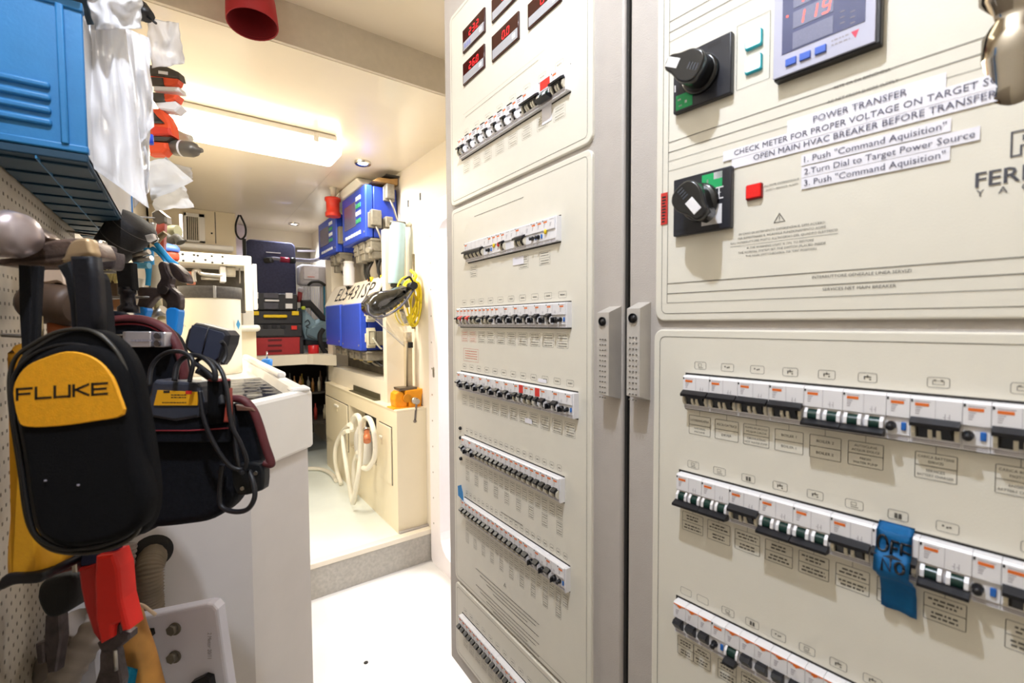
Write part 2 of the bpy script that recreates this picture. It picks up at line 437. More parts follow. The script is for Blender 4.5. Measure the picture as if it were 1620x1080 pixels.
# return lip that shades the joint
def handle(F, uv, px0, px1, pxs, ytop, ybot, par):
    u0, _ = uv(px0, 560, .022); u1, _ = uv(px1, 560, .022)
    z1 = uv((px0+px1)/2, ytop, .022)[1]; z0 = uv((px0+px1)/2, ybot, .022)[1]
    b = MB(F); prof = [(.006, z0), (-.022, z0+.008), (-.022, z1-.010), (.006, z1)]
    b.prism(prof, u0, u1, 0, 'yz')
    h = b.build('handle', mat('handle_zinc', '#c3beb8', .45, .2, bump=.3, bscale=900), par, 'pale grey door handle with dimples and a round lock')
    b = MB(F); cu = (u0+u1)/2
    b.lathe([(.0, 0), (.0062, 0), (.0062, .001), (.0070, .001), (.0070, -.0015)], (cu, -.0235, z1-.024), (0, 1, 0), 18, False)
    b.lathe([(.0001, -.0008), (.0035, -.0008), (.0035, .0)], (cu, -.0235, z1-.024), (0, 1, 0), 12, False)
    b.build('lock', BLACK, par)
    b = MB(F)
    for r in range(12):
        for c_ in range(3):
            b.ball((cu+(c_-1)*.0055, -.0222, z1-.052-r*.0083), .0016, 6)
    b.build('dimple', BLACKM if False else mat('dimple_shade', '#6d675f', .6), par, kind='stuff')
handle(FL, UL, 944.5, 963, 972, 484, 632, dl)
handle(FR, UR, 991.5, 1012, 1021, 477, 635, dr)

# ---- breaker meshes (x 0..w, z centred, panel face at y=0)
BM = [WHITEP, ORANGE, BLACK, GREYP, GREEND, REDP, BLUEB, YEL, OFFW]
CACHE = {}
def breaker(kind):
    if kind in CACHE: return CACHE[kind]
    poles = int(''.join(ch for ch in kind if ch.isdigit()) or 1); base = ''.join(ch for ch in kind if not ch.isdigit())
    w_ = .018*poles; b = MB(); b.mi = 0
    prof = [(.003, -.0225), (-.0085, -.0225), (-.0085, -.0175), (-.010, -.0165), (-.010, .0), (-.0125, .001), (-.0125, .0205), (-.0105, .0225), (.003, .0225)]
    b.prism(prof, .0002, w_-.0002, 0, 'yz')
    b.mi = 3
    for z in (-.0188, -.0206): b.box(.001, w_-.001, -.0088, -.0084, z-.0005, z+.0003)
    for k in range(1, poles): b.box(.018*k-.0001, .018*k+.0001, -.0127, -.0124, .001, .0205)
    b.mi = 1 if base != 'redl' else 5
    if base == 'redl': b.box(.002, .016, -.0129, -.0124, .004, .020)
    elif base in ('sing', 'singoff'):
        b.box(.0005, .0175, -.0128, -.0124, .0190, .0203); b.box(.006, .012, -.0128, -.0124, .0170, .0190); b.box(.008, .010, -.0128, -.0124, .0160, .0172)
    elif base not in ('blank',):
        b.box(.0035, .0135 if poles > 1 or base == 'diff' else .0135, -.0128, -.0124, .0140, .0168)
    b.mi = 2
    if base not in ('sing', 'singoff', 'blank', 'redl'): b.box(.0006, .002, -.0130, -.0124, .0175, .0200)
    b.mi = 3
    if base != 'redl':
        b.box(.0035, .0145, -.0127, -.0124, .0178, .0184)
        for z, l in ((.0124, .0085), (.0104, .0075), (.0086, .007), (.0066, .0065)): b.box(.0038, l, -.0127, -.0124, z-.0004, z+.0003)
    if poles > 1 and base != 'res':
        for x in (w_-.0115, w_-.0085):
            b.box(x, x+.0004, -.0127, -.0124, .0025, .0085); b.box(x-.0015, x, -.0127, -.0124, .0052, .0056)
    lv = MB(); lv.mi = 0
    def lever_on(x0, x1):
        lv.prism([(-.0105, -.001), (-.021, -.0045), (-.0215, -.0010), (-.014, .0035), (-.0105, .0030)], x0, x1, 0, 'yz')
        lv.prism([(-.0105, -.0145), (-.0115, -.0145), (-.018, -.004), (-.0105, -.001)], x0+.006, x1-.006, 0, 'yz')
    def lever_off(x0, x1):
        lv.prism([(-.0105, -.0135), (-.015, -.0120), (-.0245, -.0155), (-.0245, -.0185), (-.0135, -.0205), (-.0105, -.019)], x0, x1, 0, 'yz')
    if base in ('on', 'off', 'redlev', 'redoff', 'res', 'knob', 'redl'):
        np_ = poles if base in ('on', 'off', 'redoff', 'redlev', 'redl') else 1
        for k in range(np_):
            x = .018*k
            for xx in (.0015, .0135):
                b.mi = 8 if base == 'on' else 0
                b.prism([(-.0095, -.0165), (-.013, -.0160), (-.0165, -.011), (-.016, -.005), (-.012, -.001), (-.0095, -.001)], x+xx, x+xx+.003, 0, 'yz')
            b.mi = 2
            if base in ('off', 'redoff'):
                b.mi = 4; b.lathe([(.0066, 0), (.0066, .0088)], (x+.0046, -.0095, -.0085), (1, 0, 0), 14, False)
            else: b.box(x+.0046, x+.0134, -.0104, -.0099, -.0160, -.001)
    if base == 'on': lever_on(.0008 if poles > 1 else .0035, w_-(.0008 if poles > 1 else .0035))
    elif base in ('off', 'redoff'):
        lever_off(.0004, w_-.0004)
        if base == 'redoff': b.mi = 5; b.box(.004, w_-.004, -.0130, -.0124, .003, .019)
    elif base == 'redlev': lever_on(.003, .015)
    elif base == 'redl': lever_on(.0045, .0135)
    elif base == 'res':
        b.mi = 2; b.box(.019, .035, -.0129, -.0124, .0185, .0212); b.mi = 3
        for z in (.014, .0105): b.box(.020, .030, -.0128, -.0124, z, z+.0016)
        lever_on(.004, .014); b.mi = 2; b.ball((.029, -.0105, -.010), .0022, 8)
    elif base == 'knob':
        lever_on(.003, .016); lv.lathe([(.0055, 0), (.0055, .006), (.004, .007)], (.026, -.010, -.009), (0, -1, 0), 12)
        lv.box(.0245, .0275, -.022, -.016, -.014, -.004, .001)
    elif base == 'diff':
        b.mi = 6; b.box(.0115, .0155, -.0118, -.0099, -.012, -.004, .0008)
        lv.lathe([(.0042, 0), (.0042, .003), (.0028, .006), (.0034, .009), (.001, .0095)], (.004, -.0095, -.008), (0, -1, -.15), 10)
    elif base in ('sing',):
        lv.prism([(-.0105, .001), (-.019, .0005), (-.022, -.003), (-.020, -.006), (-.014, -.013), (-.0105, -.014)], .0035, .0145, 0, 'yz')
    elif base == 'singoff':
        for xx in (.001, .0145):
            b.mi = 0; b.prism([(-.0095, -.0165), (-.013, -.0160), (-.0165, -.011), (-.016, -.005), (-.012, -.001), (-.0095, -.001)], xx, xx+.0025, 0, 'yz')
        b.mi = 4; b.lathe([(.0066, 0), (.0066, .0108)], (.0037, -.0095, -.0085), (1, 0, 0), 14, False); lever_off(.002, .016)
    elif base in ('yel', 'red', 'grn'):
        b.mi = {'yel': 7, 'red': 5, 'grn': 7}[base]; b.ball((.009, -.0125, -.002), .0035, 10, (1, .7, 1.6))
    lm = None
    if len(lv.bm.verts): lm = mesh_of(lv, 'lever', [REDP if base == 'redlev' else BLACK])
    else: lv.bm.free()
    CACHE[kind] = (mesh_of(b, 'circuit_breaker', BM), lm, w_); return CACHE[kind]
def row(F, panel, u0, zc, kinds, strip_to=None):
    u = u0; end = u0+sum(breaker(k)[2] for k in kinds)
    b = MB(F); b.box(u0-.003, end+.003, -.0004, .002, zc-.0250, zc+.0250); b.build('breaker_cutout', DARK, panel)
    b = MB(F); b.box(end, end+.004, -.0115, .002, zc-.0225, zc+.0225, .0008); b.build('end_cap', WHITEP, panel)
    for k in kinds:
        me, lm, w_ = breaker(k); sp = F @ Matrix.Translation((u, 0, zc))
        br = inst('circuit_breaker', me, panel, sp)
        if lm: inst('lever', lm, br, sp, {'redlev': 'red lever'}.get(k.rstrip('0123456789')))
        u += w_
    return end
def panel(F, u0, u1, z0, z1, label):
    t = thing('switch_panel', label, 'panel', ((u0+u1)/2, 0, z0), F)
    b = MB(F); b.prism(roundrect(u0, u1, z0, z1, .014, 6), 0, .0065, .0022, 'xz', False, 3); b.build('front_plate', CREAM, t)
    b = MB(F); outline(b, u0+.010, u1-.010, z0+.010, z1-.010, .0007, -.0004, .008); b.build('border_line', INK, t)
    return t
uA0, uA1 = -1.070, -.557
pA = panel(FL, uA0, uA1, 1.748, UL(742, 0)[1]+.012, 'cream upper panel on the left cabinet door with red digital meters and one breaker row')
pB = panel(FL, uA0, uA1, .772, 1.738, 'large cream middle panel on the left cabinet door with five long breaker rows')
pC = panel(FL, uA0, uA1, .566, .763, 'cream bottom panel on the left cabinet door with one low breaker row')
pD = panel(FR, -.369, .42, 1.451, 2.30, 'cream upper panel on the right cabinet door with two black rotary switches and taped instructions')
pE = panel(FR, -.371, .42, .56, 1.439, 'cream lower panel on the right cabinet door with large breakers and blue tape')
k = .98
def kz(z): return CZ+(z-CZ)*k
# left door rows
rowsL = [
 (pA, -1.028, 1.881, ['on1']+['res2']*7+['on3', 'redoff2', 'on2']),
 (pB, -1.000, 1.622, ['on5', 'blank', 'diff1', 'yel', 'red', 'on1', 'blank', 'blank', 'on2', 'blank', 'diff1', 'diff1', 'grn', 'blank']),
 (pB, -1.045, 1.463, ['on1', 'redlev', 'on1', 'redlev', 'on1', 'on1', 'diff1', 'on1', 'on1', 'diff1']+['knob2']*6+['diff1']),
 (pB, -1.045, 1.301, ['knob2']*7+['on1', 'redl', 'on1', 'on1', 'redl', 'knob2', 'knob2', 'diff1']),
 (pB, -1.027, 1.137, ['knob2']*2+['on1']*17),
 (pB, -1.030, .974, ['on1']*15+['knob2']*3+['diff1']),
 (pC, -1.050, .656, ['on1']*24),
]
rnd = random.Random(3)
prA = MB(FL); prB = MB(FL); prC = MB(FL); prRed = MB(FL)
for q, (pan, u0, zc, ks) in enumerate(rowsL):
    u0 *= k; zc = kz(zc); end = row(FL, pan, u0, zc, ks)
    mb = {id(pA): prA, id(pB): prB, id(pC): prC}[id(pan)]
    ns = [8, 5, 10, 12, 17, 20, 14][q]; step = (end-u0)/ns
    for i in range(ns):
        x = u0+i*step+step*.12; w_ = min(step*.76, .032)
        if q != 1: outline(mb, x+w_*.15, x+w_*.85, zc+.031, zc+.043, .0004, r=.002); dashes(mb, x+w_*.3, x+w_*.7, zc+.036, .0018, rnd=rnd)
        if q == 1 and i in (1, 2): continue
        zt = zc-.034-(.0 if (i % 2 == 0 or q < 2) else .0)
        levels = 2 if q in (4, 5) and i % 2 == 0 else 1
        red = (q == 2 and i in (0, 1))
        m2 = prRed if red else mb
        for lv in range(levels):
            z1 = zt-lv*.030; h_ = .026
            outline(m2, x, x+w_, z1-h_, z1, .0004)
            rect(m2, x, x+w_, z1-h_/2-.0002, z1-h_/2+.0002)
            for r in range(5): 
                if r != 2: dashes(m2, x+w_*.12, x+w_*.88, z1-.004-r*.0048, .0012, rnd=rnd)
outline(prRed, -1.03*k, -.955*k, kz(1.353), kz(1.385), .0005)
for r in range(4): dashes(prRed, -1.022*k, -.962*k, kz(1.360+.006*r), .0016, rnd=rnd)
# warning lines at the foot of the middle panel and heading lines
ua, za = UL(753, 899); ub = UL(853, 992)[0]
for i in range(8):
    z = za-i*.0085-(.007 if i > 3 else 0); sh_ = (0, .02, .05, .08)[i % 4]
    dashes(prB, ua+sh_, ub-(0, .01, .04, .0)[i % 4], z, .0017, rnd=rnd)
ua, za = UL(799, 927)
outline(prB, ua-.004, ua+.004, za, za+.0008, .0004); prB.add([(ua-.006, -.0006, za-.004), (ua, -.0006, za+.008), (ua+.006, -.0006, za-.004), (ua, -.0006, za+.005)], [(0, 1, 3), (1, 2, 3)])
ua, za = UL(793, 810); ub = UL(827, 832)[0]
dashes(prB, ua, ub, za, .0016, rnd=rnd)
dashes(prA, -.99, -.70, kz(1.955), .0012, rnd=rnd); rect(prA, -1.0, -.68, kz(1.965), kz(1.965)+.0004)
dashes(prB, -.95, -.75, 1.70, .0012, rnd=rnd)
prA.build('printed_legend', INKL, pA, kind='stuff'); prB.build('printed_legend', INK, pB, kind='stuff'); prC.build('printed_legend', INK, pC, kind='stuff')
prRed.build('red_printed_legend', INKR, pB, kind='stuff')
# stickers
def sticker(F, pan, u0, u1, z0, z1, txt, h=None, m=None, col=INK, y=-.0012):
    MB(F).prism(roundrect(u0, u1, z0, z1, .0008, 2), y, y+.0008).build('paper_label', m or mat('label_paper', '#eceaf2', .6, var=0), pan)
    if txt:
        b = MB(F); put_text(b, txt, u0+(u1-u0)*.12, z0+(z1-z0)*.25, u0+(u1-u0)*.88, (z1-z0)*.5, y-.0005); b.build('label_lettering', col, pan)
u, z = UL(858, 165); u2, z2 = UL(873, 190)
sticker(FL, pA, u, u2, z2, z+.004, None)
u, z = UL(812, 408); u2, z2 = UL(829, 417); sticker(FL, pB, u, u2, z2, z, None)
u, z = UL(831, 660); u2, z2 = UL(842, 671); sticker(FL, pB, u, u2, z2, z, None)
u, z = UL(852, 600); u2, z2 = UL(865, 606); sticker(FL, pB, u, u2, z2, z+.002, None)
# little round indicator knobs beside the fifth row
for (x, y) in ((729, 677), (729.5, 692), (730, 725)):
    u, z = UL(x, y); MB(FL).lathe([(.0045, .001), (.0045, -.004), (.002, -.006)], (u, 0, z), (0, 1, 0), 12).build('indicator_knob', BLACK, pB)
# blue tape flag on row six
BT = mat('blue_masking_tape', '#1f80c4', .6, var=.06, nscale=200)
u, z = UL(736, 785)
MB(FL).prism([(u-.012, z+.002), (u+.016, z-.004), (u+.013, z+.016), (u+.004, z+.034), (u-.014, z+.026)], -.014, -.0132).build('tape_flag', BT, None, 'small torn blue tape flag above the sixth breaker row on the left door', 'tape')
# digital meters on the upper left panel
SCRB = mat('meter_dark_red_glass', '#3a1814', .15, var=0); SEG = mat('red_led_segment', '#ff2a30', .4, var=0, emis=2.2, ecol='#ff2028'); SILV = mat('meter_silver', '#aeaeb3', .4, var=.01)
SEGS = {'0': 'abcdef', '1': 'bc', '2': 'abged', '3': 'abgcd', '5': 'afgcd', '6': 'afgedc', '9': 'abfgcd', '8': 'abcdefg', ' ': ''}
def digit(mb, ch, x, z, h, wd, y, sl=.12, tt=None):
    tt = tt or h*.11; hw = wd; H = h/2
    def seg(x0, z0, x1, z1):
        d = Vector((x1-x0, z1-z0)); L = d.length; d.normalize(); n_ = Vector((-d.y, d.x))*tt/2
        a = Vector((x0, z0))+d*tt*.35; b_ = Vector((x1, z1))-d*tt*.35
        q = [a-n_, b_-n_, b_+n_, a+n_]
        mb.add([(x+p.x+sl*p.y, y, z+p.y) for p in q], [(0, 1, 2, 3)])
    S = {'a': (0, h, hw, h), 'b': (hw, H, hw, h), 'c': (hw, 0, hw, H), 'd': (0, 0, hw, 0), 'e': (0, 0, 0, H), 'f': (0, H, 0, h), 'g': (0, H, hw, H)}
    for c_ in SEGS[ch]: seg(*S[c_])
def meter(x0, y0t, x1, y1b, txt, btn=False, topcut=None):
    u0, zt = UL(x0, y0t, .004); u1, zb = UL(x1, y1b, .004)
    MB(FL).box(u0, u1, -.004, .004, zb, zt, .0008).build('digital_meter', SCRB, pA)
    h = zt-zb
    MB(FL).box(u0+.004, u1-.003, -.0046, -.004, zb+h*.06, zb+h*.42).build('meter_face', SILV, pA)
    b = MB(FL); wd = (u1-u0)*.085; x = u0+(u1-u0)*.42
    if len(txt) == 4: x = u0+(u1-u0)*.32
    first = True
    for ch in txt:
        if ch == '.':
            rect(b, x-wd*.42, x-wd*.2, zb+h*.49, zb+h*.52, -.0047); continue
        digit(b, ch, x, zb+h*.50, h*.27, wd, -.0047, .12, h*.035); x += wd*1.95
    b.build('red_digits', SEG, pA)
    b = MB(FL)
    if btn:
        for i in range(3): b.box(u0+.010+i*.011, u0+.018+i*.011, -.0052, -.0046, zb+h*.13, zb+h*.32)
        b.build('meter_button', mat('meter_blue_grey', '#8b90bd', .5), pA)
    MB(FL).box(u1-.021, u1-.010, -.0052, -.0046, zb+h*.14, zb+h*.32).build('meter_sticker', WHITEP, pA)
meter(731.5, 49.4, 766.3, 49.4, '23.2', True)
meter(731.9, 101.9, 765.8, 105.6, '26.0')
meter(777.5, 58.6, 820, 60.5, '0.0')
u0m, z0m = UL(777.5, 37); 
def meter2(x0, yb0, x1, txt):
    # bottom row edge known, height like its neighbours
    u0, zb = UL(x0, yb0, .004); dz = UL(777.5, 58.6, .004)[1]-UL(777.5, 94.4, .004)[1]
    from_y = None
    t_ = zb+dz
    u1 = UL(x1, 20, .004)[0]
    MB(FL).box(u0, u1, -.004, .004, zb, t_, .0008).build('digital_meter', SCRB, pA)
    MB(FL).box(u0+.004, u1-.003, -.0046, -.004, zb+dz*.06, zb+dz*.42).build('meter_face', SILV, pA)
    MB(FL).box(u1-.021, u1-.010, -.0052, -.0046, zb+dz*.14, zb+dz*.32).build('meter_sticker', WHITEP, pA)
    b = MB(FL); wd = (u1-u0)*.10; x = u0+(u1-u0)*.42
    for ch in txt:
        if ch == '.': continue
        digit(b, ch, x, zb+dz*.50, dz*.27, wd, -.0047, .12, dz*.035); x += wd*1.95
    b.build('red_digits', SEG, pA)
meter2(777.5, 37, 820, '0.0'); meter2(834.6, 47.5, 887, '0.0')

# right door rows
zR = [kz(1.353), kz(1.214), kz(1.029)]
ks1 = ['on2']*4+['off2']*2+['diff1', 'on2', 'diff1', 'on2', 'diff1', 'on2', 'on2']
ks2 = ['off2', 'off2', 'on2', 'off2', 'off2', 'on2', 'on2', 'off2', 'diff1', 'on2', 'diff1', 'on2', 'on2']
ks3 = ['sing']*3+['diff1', 'singoff']+['sing']*14
ur = [-.3245*k, -.333*k, -.3355*k]
for u0, zc, ks in zip(ur, zR, (ks1, ks2, ks3)): row(FR, pE, u0, zc, ks)
pr = MB(FR)
lab1 = [('LAVABIANCHERIA', 'WASHING\nMACHINE'), ('ASCIUGATRICE', 'DRYER'), ('POMPA RICIRCOLO\nACQUA CALDA', 'CIRCULATING\nHOT WATER PUMP'), ('BOILER 1', 'BOILER 1'), ('BOILER 2', 'BOILER 2'), ('AUTOCLAVE\nACQUA DOLCE', 'FRESH\nWATER PUMP'), ('CARICA BATTERIE\nSERVIZI', 'SERVICES\nBATTERY CHARGER'), ('CARICA BATTERIE\nMOTORI', 'ENGINES\nBATTERY CHARGER')]
def boxes(us, zc, labs, w_=.030):
    zb = zc-.0235
    for i, uc in enumerate(us):
        x0, x1 = uc-w_/2, uc+w_/2; zt = zb-.0085
        rect(pr, uc-.0002, uc+.0002, zt, zb-.001)
        outline(pr, x0, x1, zt-.026, zt, .0005, r=.0012); rect(pr, x0, x1, zt-.0133, zt-.0127)
        outline(pr, uc-.008, uc+.008, zc+.031, zc+.041, .0004, r=.002)
        for j in range(2):
            tx = labs[i][j] if labs else None
            zz = zt-.0065-j*.013
            if tx:
                ls = tx.split('\n'); h_ = .0030 if len(ls) == 1 else .0024
                for q, s_ in enumerate(ls):
                    vs, fs, wd = text_geo(s_); L = (wd[1]-wd[0])*h_/.72
                    sx = min(L, w_*.86); zl = zz-h_/2+(0 if len(ls) == 1 else (.0022 if q == 0 else -.0024))
                    put_text(pr, s_, uc-sx/2, zl, uc+sx/2, h_, -.0006)
            else:
                for q in (-.0032, .0008): 
                    l_ = rnd.uniform(.25, .42)*w_; dashes(pr, uc-l_, uc+l_, zz+q, .0018, rnd=rnd)
us1 = [ur[0]+.018+.036*i for i in range(6)]+[ur[0]+.216+.018+.018, ur[0]+.216+.018*5+.0]
boxes(us1, zR[0], lab1)
us2 = [ur[1]+.018+.036*i for i in range(8)]+[ur[1]+.288+.036, ur[1]+.288+.09]
boxes(us2, zR[1], None)
us3 = [ur[2]+.012, ur[2]+.036]+[ur[2]+.07+.03*i for i in range(9)]
boxes(us3, zR[2], None, .024)
# little pictograms above the breakers
def icon(uc, z, kind):
    if kind == 'dots':
        for a, c in ((-.003, .001), (0, 0), (.002, .0005)): rect(pr, uc+a-.0008, uc+a+.0008, z+c-.0008, z+c+.0008)
    elif kind == 'tap':
        rect(pr, uc-.003, uc+.003, z+.0004, z+.0014); rect(pr, uc-.0005, uc+.0005, z, z+.0028); rect(pr, uc+.0015, uc+.003, z-.0024, z-.0012); rect(pr, uc-.003, uc-.002, z-.002, z+.001)
    elif kind == 'bat':
        outline(pr, uc-.0042, uc+.0042, z-.002, z+.0018, .0004); rect(pr, uc-.0035, uc-.0015, z+.0018, z+.0026); rect(pr, uc+.0015, uc+.0035, z+.0018, z+.0026)
    elif kind == 'c':
        outline(pr, uc-.003, uc+.002, z-.001, z+.0025, .0004); rect(pr, uc-.003, uc+.0035, z-.003, z-.0024)
    elif kind == 'pair':
        rect(pr, uc-.0028, uc-.0004, z-.003, z+.002); rect(pr, uc+.0004, uc+.0028, z-.003, z+.002)
for uc, kk in zip(us1, ('c', 'dots', 'dots', 'tap', 'tap', 'tap', 'bat', 'bat')): icon(uc, zR[0]+.036, kk)
for uc, kk in zip(us2, ('c', 'c', 'pair', 'tap', 'tap', 'c', 'pair', 'dots', 'c', 'bat')): icon(uc, zR[1]+.036, kk)
for uc, kk in zip(us3[2:], ('c', 'pair', 'dots', 'c', 'tap', 'tap', 'c', 'c', 'c')): icon(uc, zR[2]+.036, kk)
pr.build('printed_legend', INK, pE, kind='stuff')

# blue masking tape with handwriting over the seventh breaker of the middle row
tu0 = UR(1386, 850, .014)[0]; tu1 = UR(1443, 870, .014)[0]
t = thing('masking_tape', 'blue masking tape marked OFF NO stuck over a breaker on the right door', 'tape', ((tu0+tu1)/2, -.016, zR[1]-.06), FR)
zz = zR[1]
path = [(-.0013, zz+.0275), (-.008, zz+.0235), (-.0140, zz+.0215), (-.0150, zz+.004), (-.0235, -.003+zz), (-.0250, zz-.015), (-.021, zz-.021), (-.010, zz-.028), (-.006, zz-.040), (-.0055, zz-.058)]
def tp(uu, vv):
    f = vv*(len(path)-1); i = min(int(f), len(path)-2); q = f-i
    y = path[i][0]*(1-q)+path[i+1][0]*q; z = path[i][1]*(1-q)+path[i+1][1]*q
    return (tu0+(tu1-tu0)*uu+(.004*vv if vv > .6 else 0), y-.0015*math.sin(uu*9)*(vv), z-(.002*uu if vv > .9 else 0))
MB(FR).grid(tp, 6, 27, .0004).build('tape', BT, t)
b = MB(FR)
def stroke(pts, r=.0012): b.tube([Vector(p) for p in pts], r, 5)
W_ = tu1-tu0
def tq(a, v): # a 0..1 across, v 0..1 down the tape
    x, y, z = tp(a, v); return Vector((x, y-.0009, z))
def circ(ca, cv, ra, rv, n=12): return [tq(ca+ra*math.cos(2*PI*i/n), cv+rv*math.sin(2*PI*i/n)) for i in range(n+1)]
stroke(circ(.2, .30, .14, .055)); stroke([tq(.45, .27), tq(.45, .37)]); stroke([tq(.43, .27), tq(.66, .27)]); stroke([tq(.45, .31), tq(.62, .31)])
stroke([tq(.72, .27), tq(.72, .35)]); stroke([tq(.70, .27), tq(.98, .27)]); stroke([tq(.72, .31), tq(.97, .325)])
stroke([tq(.26, .545), tq(.26, .43), tq(.48, .535), tq(.48, .42)]); stroke(circ(.74, .48, .12, .05))
b.build('marker_lettering', BLACK, t)

# upper right panel print
pr = MB(FR); pt = MB(FR)
uL = UR(1057.5, 240)[0]
for y_, th in ((36, .0008), (52.8, .0008), (67.6, .0005), (226, .0008), (241.5, .0008), (255.6, .0005), (448.5, .0009), (464.4, .0009), (479, .0006), (271, .0005)):
    z = UR(1058, y_)[1]; rect(pr, uL, .40, z-th/2, z+th/2)
zt, zb = UR(1058, 20)[1], UR(1058, 479)[1]; rect(pr, uL, uL+.0006, zb, 2.28)
def tline(s_, p0, p1, pre=None, mb=None, hk=None, y=-.0007):
    u0, z0 = UR(*p0); u1, z1 = UR(*p1); z = (z0+z1)/2
    if pre:
        a = text_geo(s_)[2]; c = text_geo(pre)[2]; u1 = u0+(u1-u0)*(a[1]-a[0])/(c[1]-c[0])
    a = text_geo(s_)[2]; sx = (u1-u0)/(a[1]-a[0])
    put_text(mb or pt, s_, u0, z, u1, (hk or sx*.72), y); return u0, u1, z, sx*.72
tline('RETE CA DA BANCHINA', (1320, 141), (1409, 112)); tline('AC NET FROM SHORE SUPPLY', (1309, 165), (1422, 128))
tline('INTERRUTTORE GENERALE LINEA SERVIZI', (1285, 441), (1442, 430)); tline('SERVICES NET MAIN BREAKER', (1301.5, 460), (1418, 454))
for s_, a, c in (('IN CASO DI INTERVENTO DIFFERENZIALE, DPM ACCESO:', (1169.4, 372.8), (1306, 352.6)), ('PER RIPRISTINARE IL NORMALE FUNZIONAMENTO AGIRE', (1168, 379.5), (1306.6, 360)), ("SULL'INTERRUTTORE POSTO ALL'INTERNO DEL QUADRO ELETTRICO", (1156, 387.5), (1325.6, 365)), ('IF THE WARNING LIGHT IS ON, TO RESTORE', (1182, 394), (1287.6, 381)), ('THE NORMAL SYSTEM SET THE SWITCH (PLACED INSIDE', (1168, 402), (1306.6, 386)), ('THE MAIN SWITCHBOARD) TO "ON" POSITION', (1180, 407), (1291.7, 394.5)), ('ALLARME DIFFERENZIALE', (1209, 297), (1264.4, 283.5)), ('SAFETY BREAKER ALARM', (1212, 303), (1262.6, 291.5))):
    tline(s_, a, c)
u0, z0 = UR(1156, 391); u1, _ = UR(1326, 368); rect(pr, u0, u1, z0, z0+.0004)
tri = [UR(1233.3, 336.3), UR(1223.8, 353.3), UR(1242.8, 350)]; tin = inset(tri, .0008)
pr.add([(a, -.0006, c) for a, c in tri]+[(a, -.0006, c) for a, c in tin], [(i, (i+1) % 3, 3+(i+1) % 3, 3+i) for i in range(3)])
u0, z0 = UR(1233.4, 349); rect(pr, u0-.0004, u0+.0004, z0, z0+.001); rect(pr, u0-.0004, u0+.0004, z0+.0018, z0+.0055)
# builder's lettering
DKI = mat('dark_logo_ink', '#4a4a52', .5, var=0)
lg = MB(FR)
u0, z0 = UR(1542.5, 297.4); u1, z1 = UR(1613.3, 284); ht = UR(1543, 273)[1]-z0
a = text_geo('FER')[2]; c = text_geo('FERRETTI')[2]
put_text(lg, 'FERRETTI', u0, z0, u0+(u1-u0)*(c[1]-c[0])/(a[1]-a[0]), ht, -.0008)
put_text(lg, 'FERRETTI', u0+.0005, z0, u0+.0005+(u1-u0)*(c[1]-c[0])/(a[1]-a[0]), ht, -.0009)
zy = UR(1546, 311.5)[1]; uy = [UR(x, 305)[0] for x in (1544.5, 1581, 1616)]; st = (uy[2]-uy[0])/2
for i, ch in enumerate('YACHTS'): put_text(lg, ch, uy[0]+i*st, zy, None, .006, -.0008)
u0, z1 = UR(1599.4, 209); z0 = UR(1600, 249)[1]; s_ = z1-z0
F_ = [(0, 0), (.32, 0), (.32, .36), (.5, .36), (.72, 0), (1.02, 0), (.78, .42), (1.0, .58), (1.0, .88), (.84, 1), (0, 1)]
ol = [(u0+x*s_, z0+y*s_) for x, y in F_]; il = inset(ol, -.0013 if False else .0013); n = len(ol)
lg.add([(x, -.0008, z) for x, z in ol]+[(x, -.0008, z) for x, z in il], [(i, (i+1) % n, n+(i+1) % n, n+i) for i in range(n)])
outline(lg, u0+.32*s_, u0+.76*s_, z0+.58*s_, z0+.80*s_, .0012, -.0008)
lg.build('builder_lettering', DKI, pD)
# taped-on instruction strips
PAPER = mat('label_paper', '#eceaf2', .6, var=0)
def strip(p0, p1, zlo, zhi, y):
    u0 = UR(*p0)[0]; u1 = UR(*p1)[0]
    MB(FR).box(u0, u1, y, y+.0006, zlo, zhi).build('paper_strip', PAPER, pD)
pw = MB(FR)
L1 = tline('POWER TRANSFER', (1287.4, 194.4), (1435.6, 150.5), mb=pw, y=-.0022)
L2 = tline('CHECK METER FOR PROPER VOLTAGE ON TARGET SOURCE', (1162.6, 249), (1547.8, 137), pre='CHECK METER FOR PROPER VOLTAGE ON TARGET', mb=pw, y=-.0022)
L3 = tline('OPEN MAIN HVAC BREAKER BEFORE TRANSFER', (1193, 257), (1577.4, 150), mb=pw, y=-.0022)
L4 = tline('1. Push "Command Aquisition"', (1273, 259.5), (1497.8, 202), mb=pw, y=-.0022)
L5 = tline('2.Turn Dial to Target Power Source', (1273, 278.5), (1543, 215.5), mb=pw, y=-.0022)
L6 = tline('3. Push "Command Aquisition"', (1273, 296), (1496, 248), mb=pw, y=-.0022)
pw.build('instruction_lettering', mat('label_ink', '#55546a', .6, var=0), pD)
m = .0035
strip((1246, 200), (1497, 130), L2[2]+L2[3]+.002, L1[2]+L1[3]+m, -.0012)
MB(FR).box(L2[0]-.014, L2[1]+.006, -.0017, -.0011, L3[2]+L3[3]+.0015, L2[2]+L2[3]+.002).build('paper_strip', PAPER, pD)
MB(FR).box(L3[0]-.026, L3[1]+.003, -.0014, -.0008, L3[2]-.0035, L3[2]+L3[3]+.0015).build('paper_strip', PAPER, pD)
for L_ in (L4, L5, L6): MB(FR).box(L_[0]-.003, L_[1]+.003, -.0015, -.0009, L_[2]-.003, L_[2]+.009).build('paper_strip', PAPER, pD)
u0, z0 = UR(1165, 144); u1, z1 = UR(1220, 0); z1 = UR(1165, 42.6)[1]; outline(pr, u0, u1, z0, z1, .0004)
pr.build('printed_lines', INK, pD); pt.build('printed_lettering', INK, pD, kind='stuff')
